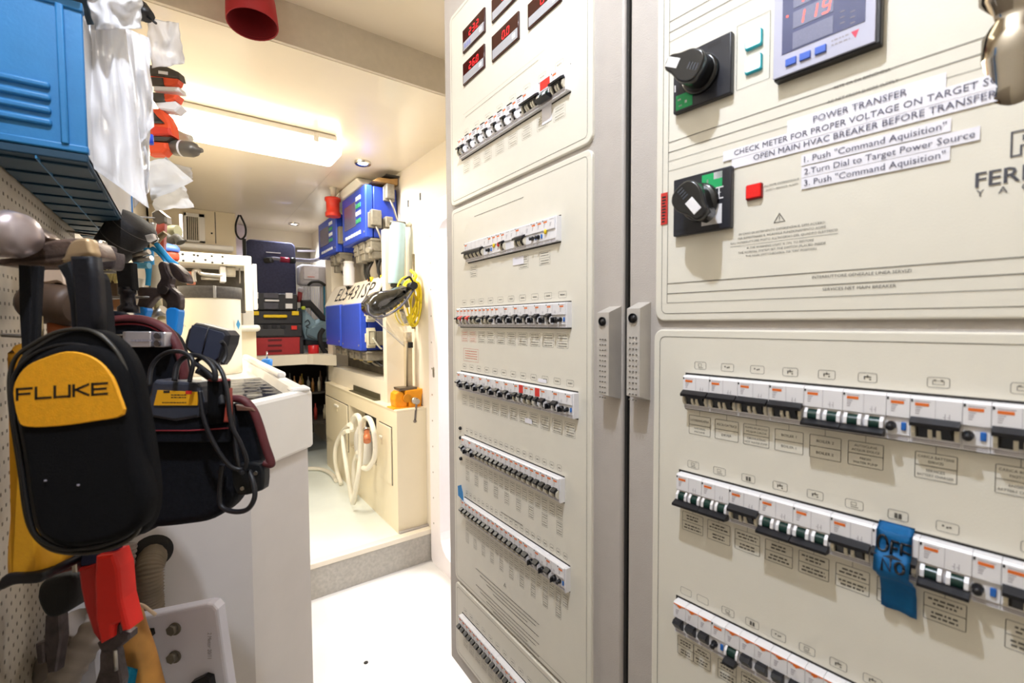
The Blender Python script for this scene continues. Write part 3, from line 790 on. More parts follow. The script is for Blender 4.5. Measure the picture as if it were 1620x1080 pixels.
# rotary switches
GRNP = mat('green_print', '#12a05c', .5, var=.05)
for (c0, c1, top) in (((1064.5, 181), (1157.5, 48), True), ((1064.5, 374.5), (1157, 261), False)):
    u0, z0 = UR(c0[0], c0[1], .009); u1, z1 = UR(c1[0], c1[1], .009)
    S_ = u1-u0
    t0 = MB(FR).box(u0, u1, -.009, 0, z0, z1, .0015).build('rotary_switch', mat('switch_black', '#23242c', .35), pD, 'black square rotary switch')
    def sq(a0, a1, b0, b1): rect(b, u0+a0*S_, u0+a1*S_, z0+b0*(z1-z0), z0+b1*(z1-z0), -.0093)
    b = MB(FR)
    if top: sq(.06, .36, .04, .30)
    else: sq(.52, .86, .70, .95)
    b.build('green_marking', GRNP, t0)
    b = MB(FR)
    if top:
        sq(.09, .15, .20, .23); sq(.11, .17, .09, .12); sq(.22, .26, .12, .17); sq(.03, .05, .38, .5)
    else:
        sq(.52, .86, .10, .42); sq(.72, .86, .84, .95); sq(.80, .82, .50, .70); sq(.76, .88, .50, .52); sq(.76, .88, .68, .70); sq(.74, .84, .60, .61); sq(.60, .63, .80, .86)
    b.build('white_marking', WHITEP, t0)
    b = MB(FR)
    for i in range(3):
        for j in range(9):
            a, c = ((.62+j*.025, .88+i*.02) if top else (.06+j*.025, .06+i*.02)); sq(a, a+.012, c, c+.012)
    b.build('vent_hole', BLACKM, t0, kind='stuff')
    cu, cz = u0+.50*S_, z0+.50*(z1-z0)
    b = MB(FR); b.lathe([(.0245, -.009), (.0245, -.013), (.0235, -.015), (.021, -.016), (.012, -.018), (.0105, -.024), (.0001, -.024)], (cu, 0, cz), (0, 1, 0), 32, False)
    ang = math.radians(150 if top else 115)
    if not top: ang = math.radians(-52)
    M_ = Matrix.Translation((cu, 0, cz)) @ Matrix.Rotation(-ang, 4, 'Y')
    # grip: pear-shaped paddle pointing along local +x
    b.at(M_)
    ol = smooth2([(.032, .0075), (.032, -.0075), (.018, -.0125), (.003, -.019), (-.012, -.018), (-.020, -.009), (-.020, .009), (-.012, .018), (.003, .019), (.018, .0125)], 4)
    b.prism(ol, -.044, -.020, .0025, 'xz', True, 3)
    b.mi = 1
    for q_ in range(4): b.box(-.016+q_*.004, -.014+q_*.004, -.0443, -.0438, -.004, .004)
    b.mi = 0
    b.build('switch_knob', [mat('gloss_black_knob', '#0f1014', .25, coat=.3), mat('knob_ridge_grey', '#3c3e46', .5)], t0)
    b = MB(FR); b.at(M_); b.box(*((.013, .031) if top else (.004, .024)), -.0447, -.0438, -.0058, .0058, .0004); b.build('knob_pointer', WHITEP, t0)
# lit push buttons, red lamp
LIT = mat('lit_button_glow', '#dffcff', .4, var=0, emis=1.6, ecol='#e8ffff'); CYA = mat('cyan_button_rim', '#28a5b4', .35, var=0, trans=.2)
for (x0, y0, x1, y1) in ((1177.5, 80.5, 1205, 41.7), (1177.2, 118.5, 1204.4, 81.5)):
    u0, z0 = UR(x0, y0, .005); u1, z1 = UR(x1, y1, .005)
    s0 = MB(FR).prism(roundrect(u0, u1, z0, z1, .002, 3), -.004, 0, .0008).build('push_button', CYA, pD, 'cyan-rimmed lit push button')
    MB(FR).prism(roundrect(u0+.0010, u1-.0016, z0+.0022, z1-.0006, .002, 3), -.0052, -.0038, .0006).build('button_lens', LIT, s0)
u0, z0 = UR(1178, 317, .006); u1, z1 = UR(1204.5, 287, .006)
s0 = MB(FR).prism(roundrect(u0, u1, z0, z1, .002, 3), -.004, 0, .0008).build('red_lamp', mat('red_lamp_rim', '#7d0f12', .4), pD, 'square red alarm lamp')
MB(FR).prism(roundrect(u0+.0012, u1-.0012, z0+.0016, z1-.0010, .0015, 3), -.0062, -.0038, .0008).build('lamp_lens', mat('red_lens', '#cc1517', .25, var=.08, nscale=500, emis=.25, ecol='#ff2018'), s0)
# red embossed tape strip left of the lower switch
u0, z0 = UR(1046, 356); u1, z1 = UR(1056.5, 304)
s0 = MB(FR).box(u0, u1, -.0012, 0, z0, z1).build('red_tape_label', mat('red_tape', '#c8332c', .5), pD)
b = MB(FR)
for i in range(9):
    z = z0+.003+i*(z1-z0-.006)/9; b.box(u0+.002, u1-.003+rnd.uniform(-.001, .001), -.0016, -.0011, z, z+.0022)
b.build('tape_scribble', DARK, s0)
# multifunction meter
u0, z0 = UR(1223.5, 129.5, .013); u1 = UR(1393, 60, .013)[0]; mw = u1-u0; z1 = z0+mw
t0 = MB(FR).box(u0, u1, -.012, 0, z0, z1, .0012).build('multifunction_meter', BLACK, pD, 'square silver-faced meter with red digits')
MFACE = mat('meter_lilac_frame', '#b9b9cc', .45, var=.01)
zf0 = UR(1222, 126, .0142)[1]
MB(FR).box(u0-.0002, u1-.004, -.0142, -.0118, z0+.002, z1-.002, .0006).build('face_plate', MFACE, t0)
su0, sz0 = UR(1237, 87.4, .0143); su1, sz1 = UR(1369, 28, .0143); sb = sz0
MB(FR).box(su0, su1, -.0148, -.0140, sb, z1-.01).build('screen', mat('meter_screen_blue', '#4f5478', .2, var=.03), t0)
def mp(px, py): return UR(px, py, .0150)
wu0 = mp(1254, 60)[0]; wu1 = mp(1318, 40)[0]
wz = mp(1254, 78)[1]; wh = mp(1254, 52)[1]-wz
b = MB(FR)
for i in range(3): b.box(wu0, wu1, -.0152, -.0147, wz+i*wh*1.22, wz+i*wh*1.22+wh, .0002)
b.build('display_window', mat('meter_window', '#787a94', .3, var=.1, nscale=900), t0)
b = MB(FR); zd = wz+wh*1.22+wh*.12
for i, ch in enumerate('119'): 
    x = wu0+(wu1-wu0)*(.08+.32*i); digit(b, ch, x, zd, wh*.76, (wu1-wu0)*.17, -.0154, .15)
for i, ch in enumerate('119'):
    x = wu0+(wu1-wu0)*(.08+.32*i); digit(b, ch, x, zd+wh*1.22, wh*.76, (wu1-wu0)*.17, -.0154, .15)
u_, z_ = mp(1245.5, 26); rect(b, u_-.001, u_+.001, z_-.001, z_+.001, -.0150)
b.build('red_digits', mat('meter_red_segment', '#ff6a5a', .4, var=0, emis=1.8, ecol='#ff4a3a'), t0)
for (a, bx) in ((1243, 1260), (1265, 1282.5), (1289, 1307)):
    bu0, _ = mp(a, 90); bu1, _ = mp(bx, 85); bz = z0+.010
    MB(FR).box(bu0, bu1, -.0165, -.014, mp(1243, 106)[1], mp(1243, 95)[1], .0006).build('meter_button', mat('meter_blue_button', '#3f63c4', .4), t0)
b = MB(FR); a, c = mp(1346, 52), mp(1359, 46.5); e = mp(1353, 58); b.add([(a[0], -.0144, a[1]+.001), (e[0], -.0144, e[1]-.001), (c[0], -.0144, c[1]+.001)], [(0, 1, 2)])
b.build('red_triangle_mark', mat('red_mark', '#d0405a', .5), t0)
b = MB(FR)
for yy in (66, 73):
    x, z = mp(1315, yy); dashes(b, x, x+.016, z, .0016, -.0144, rnd=rnd)
for i in range(3):
    for j in range(2):
        x, z = mp(1329+j*16, 38-i*9); b.box(x, x+.004, -.0151, -.0147, z, z+.0008)
b.build('meter_print', GREYP, t0, kind='stuff')
# chrome turned fitting close to the lens, fixed to the right door by its stem
t = thing('chrome_lever', 'blurred polished chrome turned lever hanging at the upper right corner', 'handle', P(1600, 75, .40))
b = MB()
c1 = P(1610, 78, .40); axd = Vector((.05, 0, -1)).normalized()
b.lathe([(.008, -.09), (.022, -.075), (.030, -.055), (.030, -.04), (.024, -.028), (.0235, -.022), (.029, -.010), (.030, .010), (.026, .034), (.027, .044), (.022, .055), (.012, .062), (.001, .064)], c1, axd, 36)
b.build('knob', mat('dark_chrome', '#a39c92', .10, 1, var=0), t)
pb = FR @ Vector((.10, 0.002, 1.70)); 
MB().tube(smooth([c1-Vector((0, 0, -.02)), c1.lerp(pb, .5)+Vector((0, 0, .015)), pb], 8), .009, 12).build('stem', CHROME, t)
# ================================================================== HELPERS FOR THINGS FACING THE AISLE OR HANGING ON THE TOOL WALL
def CP(d):
    o = CAM+FW*d
    VIEWD[tuple(round(v, 5) for v in o)] = d
    return Matrix(((RT.x, FW.x, UP.x, o.x), (RT.y, FW.y, UP.y, o.y), (RT.z, FW.z, UP.z, o.z), (0, 0, 0, 1)))
def q2(px, py, d): return ((px-810)*d/FPX, (540-py)*d/FPX)
def Q(pts, d): return [q2(x, y, d) for x, y in pts]
def QS(pts, d, n=5): return smooth2(Q(pts, d), n)
def q3(px, py, d, y=0): a, b_ = q2(px, py, d+y); return Vector((a, y, b_))
def qbox(b, x0, y0, x1, y1, d, f, k_, bev=0):
    a = q2(x0, y0, d); c = q2(x1, y1, d); b.box(min(a[0], c[0]), max(a[0], c[0]), f, k_, min(a[1], c[1]), max(a[1], c[1]), bev); return b
# ================================================================== TANK / COUNTER ON THE LEFT
zr = 1.28; zb = onY(494, 706, 1.26).z
t = thing('counter_tank', 'big white moulded counter with raised rim and chamfered corner at the left of the aisle', 'counter', (.0, 1.9, 0))
O = [(-.214, 1.12), (.115, 1.12), (.268, 1.262), (.268, 2.62), (-.214, 2.62)]
def rr(poly, z): return [(x, y, z) for x, y in poly]
def chain(polys): return polys
b = MB()
b.rings([rr(inset(O, .004), zb), rr(O, zb+.006), rr(O, zr-.010), rr(inset(O, .003), zr-.003), rr(inset(O, .010), zr), rr(inset(O, .026), zr), rr(inset(O, .034), zr-.004), rr(inset(O, .042), zr-.035), rr(inset(O, .05), zr-.04)], True, False)
b.build('rim', GEL, t)
BO = inset(O, .012)
hc = onY(241, 873, 1.132); 
b = MB(); n = 24
# body with the hose hole in its front face
b.rings([rr(BO, .0), rr(BO, zb+.002)], True, False); bd = b.build('body', GELD, t)
MB().cyl((hc.x, 1.1305, hc.z), (hc.x, 1.1335, hc.z), .034, n=28).build('hose_hole', DARK, t)
b = MB(); b.box(.236, .262, 1.58, 2.60, zr-.002, zr+.018, .008); b.build('raised_edge', GEL, t)
b = MB(); b.box(.215, .262, 1.24, 1.30, zr-.004, zr+.008, .006); b.build('corner_lip', GEL, t)
# wrapped tray lying in the counter
WATER = mat('crumpled_cling_film', '#e6dcc6', .08, var=.0, bump=.6, bscale=40, trans=.1)
NAVYF = mat('navy_film', '#1d2742', .08, var=.2, nscale=12, bump=.10, bscale=25)
def film(u, v): return (.07+.15*u, 1.34+.50*v, 1.258+.0009*noise.noise(Vector((u*5, v*9, 1)))+.0003*math.sin(v*40+u*4))
MB().grid(film, 20, 40, .002).build('wrapped_tray', [NAVYF], None, 'dark navy glossy wrapped sheet lying in the white counter recess', 'sheet')
MB().grid(lambda u, v: (-.10+.15*u, 1.34+.62*v, 1.254+.003*noise.noise(Vector((u*6, v*10, 4)))), 16, 30, .002).build('clear_film', WATER, None, 'clear crinkled plastic film lying in the white counter recess', 'film')
# corrugated hose leaving the tank
t = thing('corrugated_hose', 'brown corrugated hose coming out of the round hole in the white counter', 'hose', (hc.x, 1.1, .5))
p_ = [Vector((hc.x, 1.20, hc.z-.0)), Vector((hc.x, 1.12, hc.z-.008)), onY(236, 900, 1.09), onY(235, 940, 1.08), onY(236, 975, 1.08), onY(236, 1040, 1.08)]
sp = smooth(p_, 26); 
b = MB(); N = len(sp)
b.tube(sp, lambda q: .0225+.0020*math.sin(q*N*1.9), 14, flat=1); b.build('hose', mat('hose_brown', '#7d6f5c', .55, var=.15), t)
# second hose further left, grey
b = MB(); b.tube(smooth([onY(196, 860, 1.10), onY(190, 900, 1.08), onY(170, 960, .95), onY(110, 1060, .9), onY(70, 1120, .9)], 20), lambda q: .020+.0014*math.sin(q*130), 12)
b.build('grey_hose', mat('hose_grey', '#8b8179', .6, var=.1), None, 'greyish ribbed hose running down behind the red snips', 'hose')
# plate with bolts at the lower left
d_ = .78
t = thing('bolted_cover', 'white plastic box lid with two hex bolts at the lower left', 'cover', P(290, 1080, d_))
S = CP(d_)
pl = roundrect(0, 1, 0, 1, .01, 2)
ol = Q([(180, 985), (326, 956), (336, 957), (343, 965), (362, 1100), (120, 1130), (115, 1050)], d_)
MB(S).prism(ol, 0, .022, .004, 'xz', False, 2).build('lid', mat('cool_white_plastic', '#e0dfee', .4, var=.02, nscale=20), t)
for x, y in ((277, 994), (277, 1038)):
    b = MB(S); c = q3(x, y, d_, -.0005); b.cyl(c, c+Vector((0, -.002, 0)), .0105, n=20); b.cyl(c+Vector((-.001, -.002, .001)), c+Vector((-.002, -.009, .001)), .0085, n=6)
    b.build('hex_bolt', mat('dull_bolt', '#7d776e', .45, .25, var=.2), t)
b = MB(S)
a = q2(329, 1000, d_)
vs, fs, wd = text_geo('2 Motor 20/11'); h_ = .007
b.add([(a[0]+y_*h_/.72, -.0008, a[1]-(x_-wd[0])*h_/.9) for x_, y_ in vs], fs); b.build('lid_lettering', GREYP, t)
MB(S).prism(Q([(300, 1082), (322, 1071), (332, 1074), (336, 1100), (298, 1100)], d_), -.012, .0, .002).build('black_tab', BLACK, t)
MB(S).prism(Q([(232, 996), (241, 995), (243, 1004), (238, 1009), (231, 1008)], d_), -.004, .0, .001).build('plug', BLACK, t)

# ================================================================== CANISTER AND BACK-LEFT EQUIPMENT
t = thing('filter_canister', 'cream cylindrical canister with a dark strap round its top on the counter', 'canister', (.093, 2.30, 1.24))
zt = onY(335, 452, 2.19).z; zs = onY(335, 471, 2.19).z
CANM = mat('canister_cream', '#f1e8cf', .4, var=.03, nscale=6)
MB().lathe([(.104, 1.24-1.24), (.108, .005), (.108, zs-1.24-.01), (.110, zt-1.24-.004), (.104, zt-1.24)], (.101, 2.30, 1.24), (0, 0, 1), 40).build('body', CANM, t)
MB().lathe([(.1085, zs-1.24), (.114, zs-1.24), (.114, zt-1.24), (.1085, zt-1.24)], (.101, 2.30, 1.24), (0, 0, 1), 40, False).build('strap', mat('strap_grey', '#55504a', .8, var=.15, nscale=90, bump=.4), t)
c = onY(340, 460, 2.185); MB().box(c.x-.006, c.x+.004, 2.178, 2.19, zs, zt, .001).build('strap_joint', STEEL, t)
c = onY(377, 513, 2.22)
b = MB(); b.prism([(c.x-.008, c.z), (c.x, c.z-.022), (c.x+.007, c.z), (c.x, c.z+.022)], 2.2185, 2.222); b.build('blue_diamond_mark', mat('blue_mark', '#58a8d8', .5), t)
b = MB(); c = onY(285, 517, 2.25); put_text(b, 'IMW', c.x-.0, c.z, None, .010, 2.24); b.build('body_lettering', GREYP, t)
# small valve
t = thing('blue_valve', 'small bright blue drain valve on the counter beside the canister', 'valve', onZ(423, 585, 1.25))
c = onZ(423, 588, 1.25)
MB().lathe([(.012, .02), (.019, .026), (.021, .05), (.013, .055)], c, (0, 0, 1), 16).build('knob', mat('valve_blue', '#2a7fd0', .4), t)
MB().lathe([(.006, .0), (.006, .02)], c, (0, 0, 1), 12).build('stem', STEEL, t); MB().lathe([(.003, .055), (.003, .085)], c, (0, 0, 1), 8).build('needle', STEEL, t)

# white drilled machine housing above the counter
Y1 = 3.1
t = thing('machine_housing', 'white drilled sheet-metal housing with an open bay behind the canister', 'machine', (.2, Y1, 1.2))
def yb(b, x0, y0, x1, y1, Y=Y1, dep=.05, bev=.003, pro=0):
    a = onY(x0, y0, Y); c = onY(x1, y1, Y); b.box(min(a.x, c.x), max(a.x, c.x), Y-pro, Y+dep, min(a.z, c.z), max(a.z, c.z), bev); return b
HW = mat('housing_white', '#f2eddf', .35, var=.01)
b = MB(); yb(b, 255, 395, 398, 421, dep=.5, bev=.006); b.build('top_beam', HW, t)
b = MB(); yb(b, 387, 419, 401, 492, dep=.04); b.build('side_post', HW, t)
b = MB(); yb(b, 399, 417, 408, 490, Y1+.35, .05); b.build('door_edge', GEL, t)
b = MB(); yb(b, 255, 419, 389, 495, Y1+.30, .02); b.build('bay_back', mat('bay_dark', '#4b453c', .8, var=.3, nscale=20), t)
b = MB()
for x, y in ((289, 402), (307, 403), (335, 405), (352, 406), (290, 412), (307, 413), (336, 415), (352, 416), (325, 411), (313, 404)):
    c = onY(x, y, Y1); b.cyl((c.x, Y1-.002, c.z), (c.x, Y1+.002, c.z), .0065, n=8)
b.build('drill_hole', DARK, t)
b = MB(); yb(b, 295, 429, 310, 449, Y1+.15, .1, .004); b.build('red_box', mat('faded_red', '#d98a72', .6), t)
b = MB(); yb(b, 348, 421, 358, 446, Y1+.04, .1, .004); b.build('bracket', GEL, t)
b = MB(); b.tube(smooth([onY(308, 446, Y1+.05), onY(307, 430, Y1+.05), onY(314, 428, Y1+.05), onY(320, 433, Y1+.05), onY(352, 436, Y1+.05)], 6), .012, 8); b.tube([onY(318, 440, Y1+.08), onY(355, 441, Y1+.08)], .010, 8)
b.build('lever_linkage', STEEL, t)
b = MB(); c = onY(366, 430, Y1+.1); b.cyl(c-Vector((.04, 0, 0)), c+Vector((.02, 0, 0)), .03, n=16); b.cyl(c-Vector((.045, 0, 0)), c-Vector((.035, 0, 0)), .05, n=20); b.build('pulley', OFFW, t)
b = MB(); yb(b, 378, 424, 381, 448, Y1+.1, .02); b.build('rod', STEEL, t)
# ledge and lower locker beyond the canister
t = thing('step_locker', 'cream lower locker with a rounded ledge behind the canister', 'locker', (.3, 3.6, .19))
Yk = 3.55
b = MB(); yb(b, 340, 514, 411, 524, Yk, .3, .02, .06); b.build('ledge', HW, t)
b = MB(); a = onY(405, 524, Yk); b.box(-.1, a.x, Yk, Yk+.4, .19, a.z); b.build('body', WB, t)
b = MB(); yb(b, 384, 490, 402, 514, Yk+.1, .2); b.build('riser', HW, t)

# ================================================================== FAR END RECESS
Yf = 5.0
t = thing('foam_board', 'dark navy foam panel standing at the far end under the ceiling beam', 'panel', (.7, Yf, 1.1))
NAVY = mat('navy_foam', '#3a3b55', .8, var=.18, nscale=50, bump=.4)
a0 = onY(388, 381, Yf); a1 = onY(470, 500, Yf)
MB().prism([(x, z) for x, z in roundrect(a0.x, a1.x, a1.z, onY(470, 391, Yf).z+.04, .05, 4)], Yf, Yf+.06, .01).build('board', NAVY, t)
b = MB(); yb(b, 421, 398, 444, 401, Yf, .01, 0, .002); b.build('white_tag', WHITEP, t)
b = MB(); yb(b, 384, 377, 393, 500, Yf-.05, .05, .004); b.build('edge_rail', DARK, t)
t = thing('clear_pipe', 'clear hose with a red valve crossing the dark foam panel', 'hose', onY(445, 411, Yf-.1))
pp = [onY(424, 412, Yf-.02), onY(426, 410, Yf-.08), onY(434, 409, Yf-.1), onY(452, 411, Yf-.1), onY(472, 411, Yf-.1), onY(495, 412, Yf-.1), onY(512, 406, Yf-.1)]
MB().tube(smooth(pp, 6), .018, 10).build('hose', mat('clear_hose', '#9a98a8', .15, trans=.3), t)
MB().tube([onY(443, 410, Yf-.1), onY(461, 412, Yf-.1)], .026, 10).build('red_valve', mat('valve_crimson', '#9b2444', .4), t)
MB().tube([onY(420, 412, Yf-.06), onY(430, 411, Yf-.12)], .028, 10).build('elbow', DARK, t)
b = MB(); b.tube([onY(458, 412, Yf-.1), onY(467, 412, Yf-.1)], .03, 10); b.build('coupling', BLACK, t)
MB().tube(smooth([onY(470, 397, 5.3), onY(500, 397, 5.3), onY(520, 396, 5.3)], 4), .012, 8).build('grey_conduit', GREYP, None, 'thin grey conduit along the top of the far recess', 'conduit')
# shelf at the end (L-shaped, at about 1.1 m)
Ys = 4.35
sh = onY(405, 570, Ys).z
t = thing('end_shelf', 'L-shaped cream shelf at the far end carrying tool cases', 'shelf', (.75, Ys, sh-.06))
xs0, xs1 = .36, onY(489, 565, Ys).x
fa = onY(489, 562, Ys)
b = MB(); b.box(xs0, XW, Ys, 5.3, sh-.02, sh+.03, .004); b.build('top_board', WALLW, t)
b = MB(); b.box(xs0, fa.x, Ys-.02, Ys, sh-.055, sh+.035, .004); b.build('front_rail', WALLW, t)
b = MB(); yy = onX(519, 582, .99).y
b.prism([(fa.x-.02, Ys-.02), (fa.x+.02, Ys-.06), (1.06, yy), (1.06, Ys+.02), (fa.x-.02, Ys+.02)], sh-.055, sh+.035, 0, 'xy'); b.build('side_rail', WALLW, t)
# under-shelf clutter
SHZ = sh-.06
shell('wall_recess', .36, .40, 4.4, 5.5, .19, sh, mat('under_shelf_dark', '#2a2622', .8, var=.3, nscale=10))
rb = random.Random(11)
BC = [mat('bottle_'+n_, c_, .4, var=.1) for n_, c_ in (('amber', '#7c5528'), ('brown', '#5b4030'), ('red', '#8a2a22'), ('grey', '#66635c'), ('cream', '#9a9078'), ('green', '#3c4a36'), ('yellow', '#806a24'))]
cols = ['amber', 'brown', 'dull red', 'grey', 'cream', 'dark green', 'yellow']
t = thing('lower_rack', 'dark lower rack under the far shelf holding bottles and cans', 'shelf', (.8, 4.8, .55))
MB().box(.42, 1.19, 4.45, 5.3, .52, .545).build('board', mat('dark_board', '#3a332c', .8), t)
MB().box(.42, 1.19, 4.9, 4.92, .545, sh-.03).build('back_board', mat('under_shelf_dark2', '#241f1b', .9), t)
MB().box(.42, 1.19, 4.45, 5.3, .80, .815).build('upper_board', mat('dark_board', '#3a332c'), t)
cnt = {'upper': 0, 'lower': 0}
def bottle_label(ci, i):
    k_ = 'upper' if i % 3 else 'lower'; cnt[k_] += 1
    return '%s bottle, %s from the left in the %s dim row under the far shelf' % (cols[ci], ORD[cnt[k_]-1], k_)
ORD = 'first second third fourth fifth sixth seventh eighth ninth tenth eleventh twelfth thirteenth fourteenth fifteenth sixteenth seventeenth eighteenth nineteenth twentieth'.split()
for i in range(28):
    x = .45+.026*i+rb.uniform(-.004, .004); y = 4.50+(i % 2)*.05+rb.uniform(0, .02); ci = rb.randrange(7); h_ = rb.uniform(.12, .2); zz_ = .816 if i % 3 else .546
    b = MB(); r_ = rb.uniform(.013, .016); b.lathe([(r_, 0), (r_, h_*.65), (r_*.4, h_*.8), (r_*.4, h_)], (x, y, zz_), (0, 0, 1), 12)
    b.build('bottle', BC[ci], None, bottle_label(ci, i), 'bottle', 'bottles under the far shelf')

def crate(name, label, cat, x0, y0, x1, y1, Y, dep, m, bev=.008):
    a = onY(x0, y0, Y); c = onY(x1, y1, Y); t = thing(name, label, cat, ((a.x+c.x)/2, Y+dep/2, c.z))
    return t, a, c
Yt = 4.5
CB = mat('case_charcoal', '#2a2a2e', .5, var=.08)
# red drawers
t = thing('drawer_chest', 'black tool chest with three dark red drawers on the end shelf', 'toolbox', (.6, Yt, sh+.03))
b = MB(); yb(b, 396, 533, 481, 562, Yt+.02, .25, .01); b.build('body', CB, t)
for i in range(3):
    y0 = 534.5+i*8.6; b = MB(); yb(b, 404-4, y0, 474, y0+7.6, Yt+.02, .02, .004, .015); dw = b.build('drawer', mat('drawer_red', '#a92b2e', .45, var=.06), t)
    b = MB(); yb(b, 424, y0+2, 446, y0+4.6, Yt, .006, .001, .0); b.build('drawer_pull', mat('drawer_dark_red', '#5c1418', .5), dw)
t = thing('latched_case', 'black tool case with a red latch on top of the red drawers', 'toolbox', (.6, Yt, 1.3))
b = MB(); yb(b, 396, 513, 479, 533, Yt, .27, .012); b.build('body', CB, t)
b = MB(); yb(b, 400, 520, 450, 531, Yt-.01, .02, .004); b.build('front_panel', mat('case_grey', '#3b3a3c', .5), t)
for x in (416, 430, 444): b = MB(); yb(b, x, 514, x+8, 519, Yt-.012, .01, .002); b.build('rib', BLACK, t)
b = MB(); yb(b, 461, 515, 470, 521, Yt-.02, .02, .002); b.build('red_latch', REDP, t)
t = thing('yellow_handled_case', 'black case with yellow handle and yellow latches in the far stack', 'toolbox', (.6, Yt, 1.4))
b = MB(); yb(b, 396, 491, 478, 513, Yt+.01, .26, .012); b.build('body', CB, t)
b = MB(); yb(b, 417, 497.5, 455, 502.5, Yt-.03, .03, .010); b.build('handle', YEL, t)
for x0, x1 in ((399, 410), (462, 473)): b = MB(); yb(b, x0, 492, x1, 498.5, Yt-.01, .03, .004); b.build('latch', YEL, t)
t = thing('organizer_case', 'clear-lidded black organizer with white latches on top of the far stack', 'toolbox', (.6, Yt, 1.5))
b = MB(); yb(b, 396, 463, 471, 491, Yt+.02, .25, .010); b.build('body', CB, t)
for x0, x1, y0, y1 in ((417, 441, 463, 472), (417, 441, 478, 489)): b = MB(); yb(b, x0, y0, x1, y1, Yt+.012, .02, .004); b.build('lid', mat('smoked_lid', '#55555f', .12, var=.1), t)
for x0, x1, y0, y1 in ((452, 463, 463, 472), (452, 463, 480, 488), (405, 409, 462, 472), (405, 409, 480, 488)): b = MB(); yb(b, x0, y0, x1, y1, Yt, .02, .002); b.build('latch', WHITEP, t)
b = MB(); yb(b, 419, 473.5, 442, 477, Yt-.015, .02, .006); b.build('handle', WHITEP, t)
# clutter to the right of the stack
Yc = 4.9
t = thing('grey_equipment_case', 'pale grey plastic case with a labelled lid and dark handle in the far recess', 'case', (.95, Yc, 1.5))
b = MB(); yb(b, 474, 417, 520, 452, Yc, .2, .03); b.build('body', mat('case_pale_grey', '#b9b5bb', .5, var=.03), t)
b = MB(); yb(b, 480, 420, 505, 443, Yc-.02, .03, .008); b.build('lid_label', mat('case_paper', '#cfcad2', .5), t)
b = MB(); yb(b, 487, 437, 498, 438.5, Yc-.028, .01); b.build('red_print', INKR, t)
b = MB(); b.tube(smooth([onY(488, 451, Yc-.05), onY(494, 446, Yc-.08), onY(506, 446, Yc-.08), onY(514, 451, Yc-.05)], 5), .014, 8); b.build('handle', DARK, t)
t = thing('corrugated_sheet', 'white ribbed sheet leaning upright in the far recess', 'sheet', (1.0, Yc, 1.2))
for i in range(13):
    x0 = 476+i*2.7; b = MB(); yb(b, x0, 452+i*.2, x0+2.55, 545, Yc+.05, .02, .003, .0 if i % 2 else .004); b.build('rib', mat('sheet_white', '#dcdcf0', .5), t)
b = MB(); yb(b, 512, 450, 519, 545, Yc+.03, .03, .002); b.build('teal_folder', mat('teal_plastic', '#2b7898', .5), None, 'narrow teal panel beside the white ribbed sheet', 'panel')
# blue-grey machine with strap
Ym = 4.55
t = thing('pressure_washer', 'blue-grey moulded machine with black strap lying on the end shelf', 'machine', (1.0, Ym, sh+.05))
BG = mat('blue_grey_plastic', '#7f97a3', .45, var=.05)
a = lambda x, y: (onY(x, y, Ym).x, onY(x, y, Ym).z)
MB().prism([a(480, 486), (a(500, 508)), a(522, 500), a(522, 548), a(484, 536), a(479, 520)], Ym, Ym+.25, .02).build('body', BG, t)
MB().prism([a(484, 520), a(505, 511), a(524, 506), a(524, 534), a(500, 538), a(484, 530)], Ym-.05, Ym+.1, .015).build('shroud', mat('blue_grey_dark', '#647a86', .4), t)
MB().prism([a(476, 475), a(490, 474), a(514, 500), a(514, 508), a(507, 506), a(490, 487), a(476, 487)], Ym-.03, Ym+.02, .01).build('strap', BLACKM, t)
MB().prism([a(482, 537), a(520, 541), a(522, 551), a(482, 546)], Ym-.04, Ym+.1, .008).build('foot', BLACK, t)
b = MB(); b.tube(smooth([onY(x, y, Ym-.02) for x, y in ((482, 510), (487, 506), (490, 512), (484, 516), (492, 520))], 6), .004, 6); b.build('cord', BLACK, t)
b = MB(); c = onY(480, 487, Ym-.05); b.ball(c, .02, 10); b.build('green_cap', mat('lime_cap', '#b6c63a', .5), t)
b = MB(); pts = [onY(x, y, Ym-.12) for x, y in ((512, 520), (506, 530), (508, 545), (514, 556), (521, 560))]; b.tube(smooth(pts, 5), .022, 10); b.build('black_hose', BLACKM, None, 'thick black hose standing beside the blue boxes on the end shelf', 'hose')
t = thing('red_can', 'small red tin on the corner of the end shelf', 'can', onY(497, 562, 4.4))
c = onY(497, 560, 4.4); MB().lathe([(.044, 0), (.046, .004), (.046, .075), (.042, .08)], (c.x, 4.42, sh+.031), (0, 0, 1), 20).build('tin', mat('tin_red', '#c8242a', .3), t)

t = thing('spray_bottle', 'dark red and grey hand tool standing at the right of the organizer case', 'tool', onY(474, 478, 4.6))
b = MB(); b.tube([onY(473, 478, 4.6), onY(475, 462, 4.6)], .022, 8); b.build('grip', mat('tool_maroon', '#7a2a2c', .5), t); b = MB(); b.ball(onY(476, 459, 4.6), .03, 10); b.build('head', GREYP, t)
b = MB(); yb(b, 482, 541, 492, 562, 4.7, .05, .003); b.build('white_carton', WHITEP, None, 'small white carton behind the red tin', 'box')

